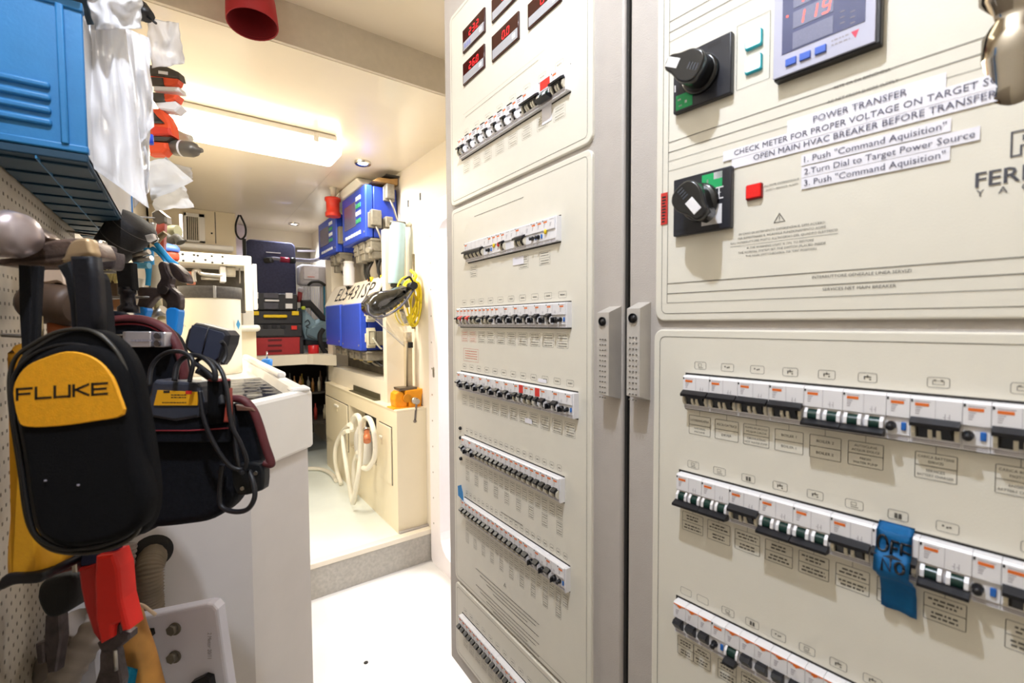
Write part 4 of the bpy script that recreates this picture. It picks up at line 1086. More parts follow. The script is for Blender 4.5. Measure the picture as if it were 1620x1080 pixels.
# ================================================================== WORKBENCH ON THE RIGHT
XB = 1.012; ZB = .922; YB0, YB1 = 2.565, 4.22
BEN = mat('bench_cream', '#f1e4c6', .4, var=.02, nscale=5)
t = thing('workbench', 'cream built-in workbench with locker doors and hose opening along the right wall', 'workbench', (1.1, 3.4, .19))
o0 = onX(560, 651, XB); o1 = onX(596.5, 737, XB); oz1 = onX(594.7, 661, XB).z; oy0, oy1 = o1.y, o0.y+.12; oz0 = o1.z
b = MB()
b.box(XB, XW, YB0, oy0, .19, ZB); b.box(XB, XW, oy1, YB1, .19, ZB); b.box(XB, XW, oy0, oy1, .19, oz0); b.box(XB, XW, oy0, oy1, oz1, ZB)
b.build('carcass', BEN, t)
MB().box(XB+.12, XB+.14, oy0, oy1, oz0, oz1).build('opening_back', DARK, t)
MB().box(XB-.004, XW, YB0-.004, YB1, ZB-.001, ZB+.012, .003).build('worktop', BEN, t)
MB().box(XB+.001, XW, YB0-.02, YB1, .19, .205).build('foot_rail', TAUPE, t)
def lk(pa, pb):
    a = onX(*pa, XB); c = onX(*pb, XB); y0, y1 = sorted((a.y, c.y)); z0, z1 = sorted((a.z, c.z))
    MB().box(XB-.0015, XB, y0-.005, y1+.005, z0-.005, z1+.005).build('door_gap', DARK, t)
    dd = MB().box(XB-.010, XB-.001, y0, y1, z0, z1, .002).build('door', BEN, t)
    cy = y0+(y1-y0)*(.72 if y1-y0 < .35 else .5)
    MB().box(XB-.022, XB-.009, cy-.02, cy+.02, z1-.09, z1-.075, .003).build('latch', HW, dd)
    MB().box(XB-.014, XB-.009, cy-.008, cy+.004, z1-.13, z1-.09, .002).build('finger_pull', WB, dd); return dd
a = onX(601, 668, XB); c = onX(621, 766.6, XB); lk((600.5, 667), (621.3, 766.6))
lk((516.5, 625), (562, 703)) if False else None
a = onX(516.5, 625, XB); 
dd = MB().box(XB-.010, XB-.001, oy1+.03, YB1-.03, onX(517.3, 687.6, XB).z, a.z, .002).build('door', BEN, t)
MB().box(XB-.0015, XB, oy1+.022, YB1-.022, onX(517.3, 687.6, XB).z-.006, a.z+.006).build('door_gap', DARK, t)
c = onX(535, 641, XB); MB().box(XB-.022, XB-.009, c.y-.05, c.y+.05, c.z-.01, c.z+.008, .003).build('latch', HW, dd); MB().box(XB-.014, XB-.009, c.y-.012, c.y+.012, c.z-.05, c.z-.01, .002).build('finger_pull', WB, dd)
# hose reel with white hose
t = thing('hose_reel', 'white hose reel mounted in the bench opening', 'reel', (.93, 3.0, .5))
rc_ = onX(571, 704, .97)
MB().lathe([(.02, -.02), (.11, -.015), (.135, 0), (.135, .03), (.10, .05), (.05, .09)], rc_, (1, 0, 0), 36).build('drum', GEL, t)
HOSE = mat('white_hose', '#efe8d6', .4, var=.02)
t2 = thing('water_hose', 'white water hose looped in long coils over the reel on the bench front', 'hose', (.92, 3.0, .2))
def hz(pts, X, nm='loop'):
    b = MB(); pp = []
    for i, (x, y) in enumerate(pts): pp.append(onX(500+x/4.91, 600+y/4.91, X+.012*math.sin(i*1.7)))
    b.tube(smooth(pp, 6), .0165, 10); b.build(nm, HOSE, t2)
hz([(260, 350), (205, 410), (160, 500), (148, 600), (165, 720), (195, 810)], .95)
hz([(250, 400), (212, 420), (215, 520), (240, 700), (270, 880), (288, 965)], .92)
hz([(280, 400), (285, 320), (312, 280), (342, 310), (350, 430), (345, 600), (325, 760), (290, 960)], .90)
hz([(365, 400), (375, 310), (415, 310), (448, 400), (462, 520), (450, 620), (400, 690), (350, 680)], .93)
hz([(330, 560), (300, 640), (290, 800), (300, 900)], .96)
b = MB(); b.tube(smooth([onZ(x, y, .208) for x, y in ((470, 742), (497, 741), (512, 743), (525, 750), (532, 760))], 6), .0165, 10); b.build('floor_length', HOSE, t2)
t = thing('hose_nozzle', 'copper-coloured nozzle hanging at the end of the white hose', 'nozzle', onX(580, 695, .93))
c0 = onX(580, 678, .92); c1 = onX(581, 697, .90)
MB().lathe([(.018, 0), (.018, .05), (.022, .055), (.022, .10), (.016, .10)], c0, c1-c0, 16).build('body', mat('copper_nozzle', '#c87850', .35, .3), t)
MB().lathe([(.024, .005), (.024, .02)], c0, c1-c0, 16).build('clamp', STEEL, t)
# steel angle on the bench
t_ = MB(); a = onZ(563, 623, ZB+.012); c = onZ(604, 637, ZB+.012)
a0 = onX(563, 622, 1.10); c0 = onX(603, 636, 1.10)
t_.box(1.018, 1.056, c0.y-.1, a0.y-.1, ZB+.0125, ZB+.018); t_.box(1.051, 1.056, c0.y-.1, a0.y-.1, ZB+.013, ZB+.055); t_.build('angle_iron', mat('dark_angle_steel', '#5d5844', .5, .4), None, 'dark steel angle bar lying on the workbench', 'bar')
# vise
VY = mat('vise_yellow', '#f2a01c', .35, var=.06)
Yv = 2.66
t = thing('bench_vise', 'orange-yellow bench vise bolted to the near end of the workbench', 'vise', (1.09, Yv, ZB+.012))
v = lambda x, y: (onY(x, y, Yv).x, onY(x, y, Yv).z)
zv = ZB+.0125
def vz(p): return (p[0], max(p[1], zv))
MB().prism([vz(v(616, 649)), vz(v(618, 644)), vz(v(662, 643)), vz(v(664, 652)), vz(v(616, 652))], Yv-.06, Yv+.05, .003).build('base', VY, t)
MB().prism([v(623, 645), v(621, 632), v(622, 622), v(627, 618), v(634, 619), v(638, 626), v(641, 632), v(641, 646)], Yv-.035, Yv+.04, .008, 'xz', False, 2).build('fixed_jaw', VY, t)
MB().prism([v(643, 646), v(642, 628), v(636, 622), v(637, 616), v(650, 614), v(664, 613), v(667, 616), v(663, 622), v(661, 648)], Yv-.05, Yv+.03, .008, 'xz', False, 2).build('moving_jaw', VY, t)
MB().prism([v(627, 613), v(655, 610.5), v(655, 614.5), v(628, 617)], Yv-.045, Yv+.045, .001).build('jaw_plate', mat('jaw_steel', '#6e6252', .4, .6), t)
c = onY(645, 630, Yv-.055); MB().lathe([(.026, 0), (.026, .02)], c, (0, 1, 0), 20).build('swivel_boss', mat('vise_shade', '#d48a14', .4), t)
c = onY(657.5, 634, Yv-.075); MB().lathe([(.016, -.03), (.016, .0), (.020, .0), (.020, .03), (.012, .06)], c, (0, 1, 0), 16).build('screw_head', STEEL, t)
c2 = onY(656.5, 666, Yv-.095)+Vector((0, 0, 0)); b = MB(); b.tube([c+Vector((0, -.020, .02)), c2], .0065, 8); b.ball(c2, .011, 10); b.build('handle_bar', mat('bar_steel', '#77706c', .3, .8), t)

# recess framing behind the bench and the sloped name ledge
t = thing('instrument_recess', 'cream framed recess behind the workbench holding the blue control boxes', 'recess', (1.12, 3.5, ZB+.012))
XP = 1.06
MB().box(XP, XW-.002, 2.84, 2.90, ZB+.013, 2.05).build('near_post', WALLW, t)
zlo = onX(560, 589, XP).z
MB().box(XP, XW-.002, 2.90, 4.30, ZB+.013, zlo).build('lower_apron', WALLW, t)
MB().box(XP, XW-.002, 4.13, 4.30, zlo, 2.05).build('far_post', WALLW, t)
MB().box(XW-.012, XW-.002, 2.90, 4.13, zlo, 1.62).build('recess_shade_plate', mat('recess_shadow_grey', '#5d574c', .7, var=.2, nscale=15), t)  # added dark plate, paints the shade inside the recess
a = onX(521, 459, 1.15); c = onX(600, 436, 1.15)
zbk = (a.z+c.z)/2; 
zt1 = (onX(521, 459, 1.08).z+onX(600, 436, 1.08).z)/2; XS0, XS1, ZS0 = 1.0, 1.08, 1.598
MB().prism([(XS0, ZS0-.012), (XS0, ZS0), (XS1, zt1), (1.185, zt1), (1.185, zt1-.012), (XS1+.006, zt1-.012), (XS0+.01, ZS0-.012)], 2.905, 4.125).build('sloped_ledge', WALLW, t)
# lettering lying on the slope, reading from the aisle
vs, fs, wd = text_geo('EL5431SP'); zsl = (zbk+.02-1.615)
y_start = onX(532, 476, 1.03).y; y_end = onX(589, 462, 1.03).y
b = MB(); L_ = wd[1]-wd[0]
b.add([ (lambda s_, uu: (XS0+(XS1-XS0)*uu-.001, y_start+(y_end-y_start)*s_, ZS0+(zt1-ZS0)*uu+.0008))((x_-wd[0])/L_, .18+y_/.72*.68) for x_, y_ in vs], fs)
b.build('ledge_lettering', BLACK, t, kind='stuff')

# blue control boxes
BLU = mat('control_box_blue', '#2c4bbd', .35, var=.04, bump=.05); BLUD = mat('control_box_side_blue', '#253d9f', .4, var=.04)
CONN = mat('connector_grey', '#857e70', .5, var=.12, nscale=60); KEY = mat('key_white', '#dfe3ee', .5); KEYG = mat('key_green', '#3f9b6c', .5)
XF = .975
def cbox(label, xc, xl, yt, ybm, right, screen, nconn, group, ysc):
    """near vertical edge at pixel column xc, far edge at xl, top and bottom rows of the near edge"""
    a = onX(xc, yt, XF); c = onX(xc, ybm, XF); e = onX(xl, (yt+ybm)/2, XF)
    z1, z0, y0, y1 = a.z, c.z, a.y, e.y
    t = thing('control_box', label, 'control box', (1.08, (y0+y1)/2, z0), group=group)
    MB().box(XF+.055, right, y0+.004, y1-.004, z0, z1, .006).build('body', BLUD, t)
    MB().box(XF, XF+.052, y0, y1, z0-.003, z1+.003, .010, 3).build('cover', BLU, t)
    if screen:
        L = y1-y0; H = z1-z0
        MB().box(XF-.003, XF+.002, y1-L*.62, y1-L*.12, z0+H*.30, z0+H*.80, .002).build('screen', mat('box_screen', '#5c5a7a', .2, var=.1), t)
        yk = y0+L*.13
        for r in range(4):
            for q in range(3):
                yy = yk+.026+q*.034; zz_ = z0+H*(.78-.15*r)
                MB().box(XF-.004, XF+.001, yy, yy+.027, zz_, zz_+H*.085, .001).build('key', KEYG if r in (1, 3) else KEY, t)
        for q in range(6):
            yy = yk+.03+q*.060
            if yy < y1-.06: MB().box(XF-.004, XF+.001, yy, yy+.04, z0+H*.10, z0+H*.17, .001).build('key', KEY, t)
    for yy in (y0+.03, y1-.04): MB().cyl((XF-.003, yy, z0+.035), (XF+.001, yy, z0+.035), .007, n=10).build('screw', STEEL, t)
    return t, y0, y1, z0, z1
def plug(t, cx, cy, cz, sx, sy, sz, clamp=True, nm='connector'):
    b = MB(); b.box(cx-sx/2, cx+sx/2, cy-sy/2, cy+sy/2, cz-sz/2, cz+sz/2, .006)
    if clamp:
        b.box(cx-sx/2-.008, cx+sx/2+.008, cy-sy*.3, cy+sy*.3, cz-sz*.15, cz+sz*.1, .003); b.box(cx-sx*.55, cx+sx*.55, cy-sy/2-.006, cy+sy/2+.006, cz+sz*.28, cz+sz*.40, .003)
    b.build(nm, CONN, t)
grp = 'blue control boxes on the right wall'
CAB = mat('cable_black', '#22211f', .5); TAPY = mat('cable_tape_yellow', '#e3c52a', .5); TAPO = mat('cable_tape_orange', '#e06a35', .5)
def cable(t, pts, r=.009, m=None): MB().tube(smooth(pts, 5), r, 8).build('cable', m or CAB, t)
# upper near
t, y0, y1, z0, z1 = cbox('upper blue control box nearest the camera with screen and keypad', 577, 541, 291, 374.5, 1.19, True, 3, grp, 0)
for (x, y, s_, u_) in ((592, 346, .06, .10), (614, 305, .05, .095), (612, 353, .045, .07)):
    c = onY(x, y, y0); b = MB(); b.box(c.x-s_*.55, c.x+s_*.55, y0-.05, y0, c.z-u_*.5, c.z+u_*.5, .006); b.box(c.x-s_*.75, c.x+s_*.75, y0-.02, y0, c.z-u_*.62, c.z+u_*.35, .004); b.build('side_connector', CONN, t)
    cable(t, [Vector((c.x, y0-.03, c.z-u_*.5)), Vector((c.x+.02, y0-.04, c.z-u_*.5-.06)), Vector((c.x+.06, y0-.02, c.z-.2))], .007, STEEL)
for i, (yy, s_) in enumerate(((y0+.05, .09), (y0+.20, .10), (y0+.33, .08))):
    plug(t, 1.06, yy, z0-.045, .10, s_, .085); plug(t, 1.05, yy-.01, z0-.11, .07, s_*.7, .05, False)
b = MB(); b.cyl((1.03, y0+.03, z0-.08), (.985, y0+.0, z0-.085), .022, .018, 14); b.build('cable_gland', CONN, t)
for i in range(5):
    y_ = y0+.02+i*.08; cable(t, [Vector((1.08, y_, z0-.13)), Vector((1.07+.02*math.sin(i*2), y_+.02*math.cos(i*3), z0-.22)), Vector((1.13, y_+.03*math.sin(i), z0-.36))], .011)
    MB().cyl((1.085+.02*math.sin(i*2), y_, z0-.24), (1.09+.02*math.sin(i*2), y_+.005, z0-.27), .0125, n=10).build('cable_tape', TAPO if i % 2 else TAPY, t)
# upper far
t, y0, y1, z0, z1 = cbox('upper blue control box further away, with screen and keypad, beside the red siren', 530.6, 503.5, 337, 398, 1.19, True, 2, grp, 0)
for i, yy in enumerate((y0+.05, y0+.22)): plug(t, 1.05, yy, z0-.045, .10, .10, .085); plug(t, 1.05, yy, z0-.11, .06, .06, .06, False)
b = MB(); b.cyl((1.03, y0+.02, z0-.06), (.99, y0, z0-.065), .022, .018, 14); b.build('cable_gland', CONN, t)
c = onY(539, 372, y0); b = MB(); b.box(c.x-.025, c.x+.03, y0-.05, y0, c.z-.07, c.z+.06, .006); b.build('side_connector', CONN, t)
for i in range(3): cable(t, [Vector((1.06, y0+.04+i*.06, z0-.12)), Vector((1.05+.02*i, y0+.02+i*.05, z0-.24)), Vector((1.10, y0-.02+i*.06, z0-.36))], .013)
# lower pair
t, y0, y1, z0, z1 = cbox('lower blue control box on the right of the pair under the sloped ledge', 568.6, 539.8, 479.5, 554.5, 1.185, False, 2, grp, 0)
for (x, y) in ((585, 493), (586, 534)):
    c = onY(x, y, y0); b = MB(); b.box(c.x-.028, c.x+.028, y0-.035, y0, c.z-.055, c.z+.055, .005); b.build('side_connector', mat('socket_ivory', '#cfc8b0', .45), t)
    b = MB(); b.box(c.x-.040, c.x+.040, y0-.014, y0, c.z-.03, c.z+.03, .004); b.box(c.x-.03, c.x+.03, y0-.016, y0, c.z-.07, c.z+.068, .004); b.build('connector_flange', mat('socket_ivory', '#cfc8b0'), t)
    b = MB(); outline(b, c.x-.020, c.x+.020, c.z-.043, c.z+.043, .003, y0-.036); b.build('seal', BLACK, t)
c = onY(599, 535, y0); b = MB(); b.box(c.x-.03, c.x+.03, y0-.03, y0+.02, c.z-.05, c.z+.05, .006); b.build('side_connector', CONN, t)
cable(t, [onY(590, 534, y0-.04), onY(598, 546, y0-.05), onY(604, 552, y0-.05)], .006, mat('cable_white', '#d8d4c6', .5))
for i, yy in enumerate((y0+.05, y0+.22, y0+.36)): plug(t, 1.08, yy, z0-.04, .12, .10, .07); b = MB(); b.ball((1.05, yy-.02, z0-.06), .03, 10); b.build('gland', mat('brass_gland', '#b09c62', .35, .6), t)
for i in range(4): cable(t, [Vector((1.09, y0+.03+i*.12, z0-.07)), Vector((1.12, y0+.0+i*.11, z0-.11)), Vector((1.17, y0-.06+i*.12, z0-.12))], .010, mat('cable_grey', '#8d897e', .5) if i % 2 else None)
t, y0, y1, z0, z1 = cbox('lower blue control box on the left of the pair under the sloped ledge', 537.2, 515.5, 482, 547, 1.185, False, 2, grp, 0)
for i, yy in enumerate((y0+.06, y0+.24)): plug(t, 1.08, yy, z0-.04, .12, .12, .07)
cable(t, [Vector((1.09, y0+.05, z0-.07)), Vector((1.10, y0-.1, z0-.10)), Vector((1.17, y0-.2, z0-.12))], .010)

# red siren
t = thing('red_siren', 'red cylindrical siren with ivory cap hanging left of the blue control box', 'siren', onX(527, 345, .93))
c = onX(527, 343, .93); cz = onX(527, 313, .93)
MB().lathe([(.050, 0), (.054, .004), (.054, .03), (.047, .036), (.047, (cz.z-c.z)-.03), (.056, (cz.z-c.z)-.02), (.056, (cz.z-c.z)), (.03, (cz.z-c.z)+.006)], c, (0, 0, 1), 28).build('body', mat('siren_red', '#e0402e', .35), t)
MB().lathe([(.018, 0), (.018, .06), (.028, .065), (.012, .09), (.012, .16)], cz, (0, 0, 1), 16).build('cap', OFFW, t)
# white box and wood over the near control box
zt_ = 2.365
t = thing('junction_box', 'white faceted plastic box under the ceiling above the blue control box', 'box', onX(560, 285, 1.0))
a = onX(533, 292, .98)
MB().prism([(3.05, zt_+.005), (3.75, zt_-.0), (3.80, zt_+.05), (3.62, 2.445), (3.18, 2.445)], .99, 1.19, .012, 'yz', False, 2).build('case', mat('bright_white_plastic', '#f6f4ef', .4, var=0), t)
t = thing('wood_block', 'short brown wooden board lying on top of the near blue control box', 'board', (1.1, 3.0, zt_))
MB().prism([(1.02, zt_+.002), (1.19, zt_+.002), (1.19, zt_+.045), (1.14, zt_+.035), (1.06, zt_+.030)], 2.93, 3.2, .003).build('board', mat('plywood_brown', '#b08a56', .6, var=.15, nscale=20), t)
MB().box(1.10, 1.19, 2.9, 3.1, zt_+.045, zt_+.052).build('strip', DARK, t)
# white tub on the ledge
t = thing('plastic_tub', 'small white plastic tub standing on the sloped ledge', 'bottle', onX(552, 451, 1.04))
c = onX(552.5, 452, 1.05); h_ = onX(552.5, 416, 1.05).z-c.z
MB().lathe([(.040, 0), (.043, .006), (.043, h_*.82), (.036, h_*.88), (.036, h_)], c, (0, 0, 1), 24).build('body', WHITEP, t)
MB().lathe([(.038, h_), (.038, h_+.012)], c, (0, 0, 1), 24).build('cap', GEL, t)
# light blue roll hanging on the near post
YR = 2.76
t = thing('blue_roll', 'tall pale blue tube hanging in front of the wall post', 'tube', onY(628, 452, YR))
c0 = onY(626.5, 449, YR); c1 = onY(629.5, 354, YR)
MB().lathe([(.046, 0), (.048, .004), (.048, (c1-c0).length-.004), (.046, (c1-c0).length)], c0, c1-c0, 32).build('tube', mat('pale_blue_foam', '#b4d3e0', .6, var=.02), t)
b = MB(); b.cyl(c1+Vector((-.055, 0, 0)), c1+Vector((.06, -.01, .004)), .014, n=12); b.build('clip', mat('olive_clip', '#5b5648', .4), t)
MB().cyl(c1+Vector((.045, -.01, .002)), c1+Vector((.075, -.012, .004)), .017, n=14).build('clip_end', OFFW, t)
MB().lathe([(.03, -.02), (.034, -.014), (.034, 0)], c0, c1-c0, 20).build('end_ring', DARK, t)
# pipe and conduit on the wall by the doorway
t = thing('wall_pipe', 'steel pipe running down the wall behind the yellow cord to the vise', 'pipe', onX(647, 615, 1.15))
MB().box(onY(641, 600, 2.70).x, onY(651, 600, 2.70).x, 2.68, 2.72, ZB+.02, onY(646, 525, 2.70).z, .004).build('lower_channel', mat('pipe_beige', '#c4b496', .4, .2), t)
b = MB(); b.tube([onY(644, 615, 2.67), onY(644, 540, 2.67)], .006, 8); b.build('groove_line', mat('pipe_dark', '#7f725c', .4), t)
b = MB(); b.tube([onY(654, 520, 2.71), onY(654, 402, 2.71)], .012, 10); b.tube([onY(659, 455, 2.71), onY(658, 404, 2.71)], .007, 8); b.build('upper_rods', mat('rod_brown', '#8a7f6a', .35, .6), t)
MB().box(onY(645, 600, 2.68).x, onY(652, 600, 2.68).x, 2.655, 2.68, onY(645, 550, 2.68).z, onY(645, 541, 2.68).z, .003).build('black_clamp', BLACK, t)
# slots in the wall above
for x, y in ((646, 322), (665, 311)):
    c = onX(x, y, XW); MB().box(XW-.003, XW, c.y-.008, c.y+.008, c.z-.022, c.z+.022, .002).build('trim_8', DARK, kind='structure')
# yellow cord
t = thing('extension_cord', 'bright yellow cord hanging in loose coils beside the face shield', 'cord', onY(652, 515, 2.66))
YC = mat('yellow_cord', '#f0d61e', .4, var=.05)
def ell(cx, cy, rx, ry, Y, a0=0, a1=360, tilt=0):
    return [onY(cx+rx*math.cos(math.radians(a_))+tilt*math.sin(math.radians(a_)), cy+ry*math.sin(math.radians(a_)), Y) for a_ in range(a0, a1+1, 15)]
for i, (cx, cy, rx, ry, tl_) in enumerate(((650, 480, 14, 36, 4), (646, 478, 14, 34, -5), (654, 476, 11, 36, 2), (642, 486, 17, 28, -3), (656, 470, 9, 30, 4), (648, 474, 11, 30, -7), (644, 476, 18, 38, 1), (658, 480, 8, 34, -2))):
    b = MB(); b.tube(ell(cx, cy, rx, ry, 2.66-.012*i, tilt=tl_), .006, 6); b.build('coil', YC, t)
b = MB(); b.tube(smooth([onY(652, 446, 2.6), onY(658, 436, 2.6), onY(650, 428, 2.66)], 5), .010, 8); b.build('tie', YC, t)
for x, y in ((643, 480), (637, 495), (640, 505)):
    b = MB(); c = onY(x, y, 2.55); b.cyl(c+Vector((-.008, 0, .022)), c+Vector((.008, 0, -.022)), .014, .011, 10); b.build('plug', mat('plug_grey', '#77705a', .5), t)
b = MB(); c = onY(647, 506, 2.56); b.cyl(c+Vector((0, 0, .024)), c+Vector((0, 0, -.02)), .016, .020, 12); b.build('socket', YC, t)
# face shield
Yq = 2.50
t = thing('face_shield', 'black-banded face shield with a clear visor hanging by the yellow cord', 'face shield', onY(620, 495, Yq))
def fs3(x, y, dy=0): return onY(x, y, Yq+dy)
b = MB()
dome = [(583, 490), (582, 478), (590, 467), (602, 460), (620, 458), (640, 450), (655, 456), (648, 468), (634, 482), (618, 494), (602, 500), (590, 498)]
MB().prism([(onY(x, y, Yq).x, onY(x, y, Yq).z) for x, y in dome], Yq-.01, Yq+.12, .05, 'xz', True, 4).build('crown', mat('smoked_crown', '#2e2c24', .12, var=.5, nscale=14, coat=.5), t)
MB().tube(smooth([fs3(582, 482, -.02), fs3(584, 496, -.04), fs3(596, 502, -.06), fs3(614, 498, -.06), fs3(636, 482, -.04), fs3(654, 458, -.01)], 8), .013, 10, flat=.5).build('headband', mat('band_grey_black', '#3a3844', .3), t)
for i in range(4):
    p = fs3(608+i*11, 496-i*8.5, -.075); MB().box(p.x-.008, p.x+.008, p.y-.004, p.y+.004, p.z-.008, p.z+.008, .002).build('ratchet_slot', BLACK, t)
def vis(u, v):
    top = (588+52*u, 501-12*u+2*u*u); bot = (648-4*(1-u)*3, 550-10*u)
    px = top[0]*(1-v)+(640+12*u)*v; py = top[1]*(1-v)+(548-22*u)*v
    p = onY(px, py, Yq-.06-.05*math.sin(PI*u)); return p
MB().grid(vis, 10, 8, .0015).build('visor', mat('clear_visor', '#efe9dc', .05, var=0, trans=.9, alpha=.35, ior=1.2), t)
MB().tube([vis(0, v/8) for v in range(9)], .0025, 6).build('visor_edge', STEEL, t)
b = MB(); c = fs3(652, 452, -.01); b.cyl(c+Vector((0, .03, 0)), c+Vector((0, -.03, 0)), .022, n=16); b.build('pivot', BLACK, t)
b = MB(); b.tube(smooth([fs3(640, 442), fs3(648, 438), fs3(653, 446), fs3(655, 455)], 5), .006, 8); b.build('strap', BLACK, t)

# things seen through the doorway
FRM = 2.05
t = thing('yellow_bag', 'yellow bag hanging high in the bright room through the doorway', 'bag', (1.7, 2.9, 1.8))
MB().box(1.9, 2.25, 2.9, 2.92, 2.04, 2.07, .003).build('strap', BLACK, t)
a = onX(692, 352, 1.6); 
MB().box(1.55, 1.95, a.y-.5, a.y+.12, 1.72, 2.10, .04).build('bag', mat('amber_bag', '#f0b24a', .5, var=.08), t)
MB().box(1.54, 1.94, a.y-.5, a.y+.12, 1.62, 1.71, .02).build('lower_pouch', mat('pouch_grey', '#4d4a4a', .6), t)
b = MB(); b.tube(smooth([onX(x, y, 1.45) for x, y in ((700, 580), (696, 650), (698, 705), (705, 728), (690, 722), (702, 738))], 6), .008, 8); b.build('black_cable', CAB, None, 'black cable hanging in the doorway behind the cabinet edge', 'cable')
b = MB(); b.tube(smooth([onX(x, y, 1.45) for x, y in ((703, 790), (697, 815), (693, 835))], 5), .006, 8); b.build('black_lead', CAB, None, 'short black lead end low in the doorway', 'cable')
# small floor marks
for (x, y, l_) in ((579, 1048, 'round black drain hole plug in the white floor'),):
    c = onZ(x, y, 0); MB().lathe([(.009, .0), (.009, .0022), (.006, .003)], c, (0, 0, 1), 16).build('floor_plug', DARK, None, l_, 'plug')
# ================================================================== TOOL WALL ON THE LEFT
XL = -.2
PEG = mat('pegboard_enamel', '#b3a897', .5, var=.08, nscale=30)
t = thing('perforated_board', 'grey perforated metal tool board along the left wall', 'board', (XL-.006, .9, .4))
MB().box(XL-.012, XL, .2, 1.49, .35, 1.72, .002).build('board', PEG, t)
b = MB()
for i in range(46):
    for j in range(50):
        y = .62+i*.0195; z = .70+j*.0195
        if y < 1.48 and z < 1.70: b.box(XL-.001, XL+.0004, y-.0022, y+.0022, z-.0022, z+.0022)
b.build('board_hole', mat('hole_brown', '#6a6054', .8), t, kind='stuff')

# blue storage bins
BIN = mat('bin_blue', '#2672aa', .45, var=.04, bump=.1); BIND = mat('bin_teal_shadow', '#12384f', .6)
XFb = -.098; YN, YE = .856, 1.5486; ZL, ZU = 1.672, 1.885
t = thing('storage_bin', 'large blue ribbed plastic bin mounted high on the left wall, lower of two', 'bin', (-.15, 1.2, ZL))
MB().box(XL+.001, XFb, YN, YN+.008, ZL+.02, ZU-.006, .002).build('end_wall', BIN, t)
MB().box(XL+.001, XFb+.001, YN-.003, YN+.012, ZU-.012, ZU, .002).build('top_lip', BIN, t)
MB().box(XL+.001, XFb+.001, YN-.002, YN+.010, ZL+.012, ZL+.022, .002).build('bottom_lip', BIN, t)
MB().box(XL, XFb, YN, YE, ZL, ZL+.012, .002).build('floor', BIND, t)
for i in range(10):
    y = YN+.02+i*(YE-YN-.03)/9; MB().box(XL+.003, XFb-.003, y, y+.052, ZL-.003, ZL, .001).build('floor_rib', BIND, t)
b = MB(); b.box((XL+XFb)/2-.0008, (XL+XFb)/2+.0008, YN, YE, ZL-.004, ZL); b.build('floor_rail', mat('bin_rail', '#2b6f9c', .5), t)
MB().box(XFb-.026, XFb-.018, YN-.005, YN+.004, ZL+.02, ZU-.01, .002).build('corner_rib', BIN, t)
for i in range(4):
    z = ZL+.040+i*.016; MB().box(XL+.001, XFb-.034, YN-.005, YN+.002, z, z+.009, .003).build('side_rib', BIN, t)
MB().box(XFb-.003, XFb, YN+.008, YE, ZL+.004, ZU-.004, .001).build('front_pane', mat('milky_clear_plastic', '#dfdedd', .25, var=.03, nscale=8), t)
MB().box(XFb-.003, XFb+.003, YE-.004, YE+.002, ZL-.002, ZU-.07).build('far_edge', mat('edge_blue', '#2368a0', .4), t)
t = thing('storage_bin', 'blue plastic bin at the top left corner, upper of two', 'bin', (-.15, 1.2, 1.93))
MB().box(XL+.001, XFb-.002, YN-.02, YN-.010, 1.925, 2.14, .002).build('end_wall', BIN, t)
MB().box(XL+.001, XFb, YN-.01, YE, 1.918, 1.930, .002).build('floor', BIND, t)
MB().box(XL+.001, XFb+.002, YN-.03, YN-.008, 1.905, 1.922, .002).build('bottom_lip', mat('grey_bin_lip', '#6f6a68', .5), t)
MB().box(XFb-.004, XFb, YN-.01, YE, 1.93, 2.14, .001).build('front_pane', mat('milky_clear_plastic', '#dfdedd'), t)

# crumpled clear bags hanging over the bin fronts
BAG = mat('clear_poly_bag', '#fbfafc', .25, var=.03, nscale=12, bump=.4, bscale=30, trans=.08)
def crumple(px, d, seed, amp=.012, thick=.0018, cut=None, nu=16, nv=22):
    (x0, y0), (x1, y1), (x2, y2), (x3, y3) = px  # TL TR BR BL
    def f(u, v):
        a = (x0*(1-u)+x1*u)*(1-v)+(x3*(1-u)+x2*u)*v; c = (y0*(1-u)+y1*u)*(1-v)+(y3*(1-u)+y2*u)*v
        wob = noise.noise(Vector((u*2.2+seed, v*2.6, seed*1.7))); w2 = noise.noise(Vector((u*6+seed, v*3, 9)))
        dd = d+amp*2.2*wob+amp*w2+amp*.6*abs(math.sin(u*7+seed+v*2))
        edge = 5*noise.noise(Vector((v*4, seed, u*3)))
        return P(a+edge, c+edge*.6, dd)
    return MB().grid(f, nu, nv, thick)
bags = [
 (((136, 40), (196, 30), (236, 330), (142, 262)), .66, 1, 'translucent white poly bag draped down the front of the lower blue bin'),
 (((190, 40), (236, 60), (244, 200), (212, 240)), .78, 2, 'bright clear bag strip hanging right of the lower blue bin'),
 (((134, -20), (222, -20), (225, 45), (150, 48)), .64, 3, 'crumpled clear bag bulging from the upper blue bin'),
 (((232, 28), (283, 36), (292, 100), (240, 108)), 1.25, 4, 'empty clear bag hanging under the ceiling beam by the drills'),
 (((206, 185), (238, 190), (236, 300), (212, 330)), .82, 5, 'narrow clear bag with papers beside the far bin edge'),
]
for px, d, sd, lb in bags: crumple(px, d, sd).build('poly_bag', BAG, None, lb, 'bag', None)
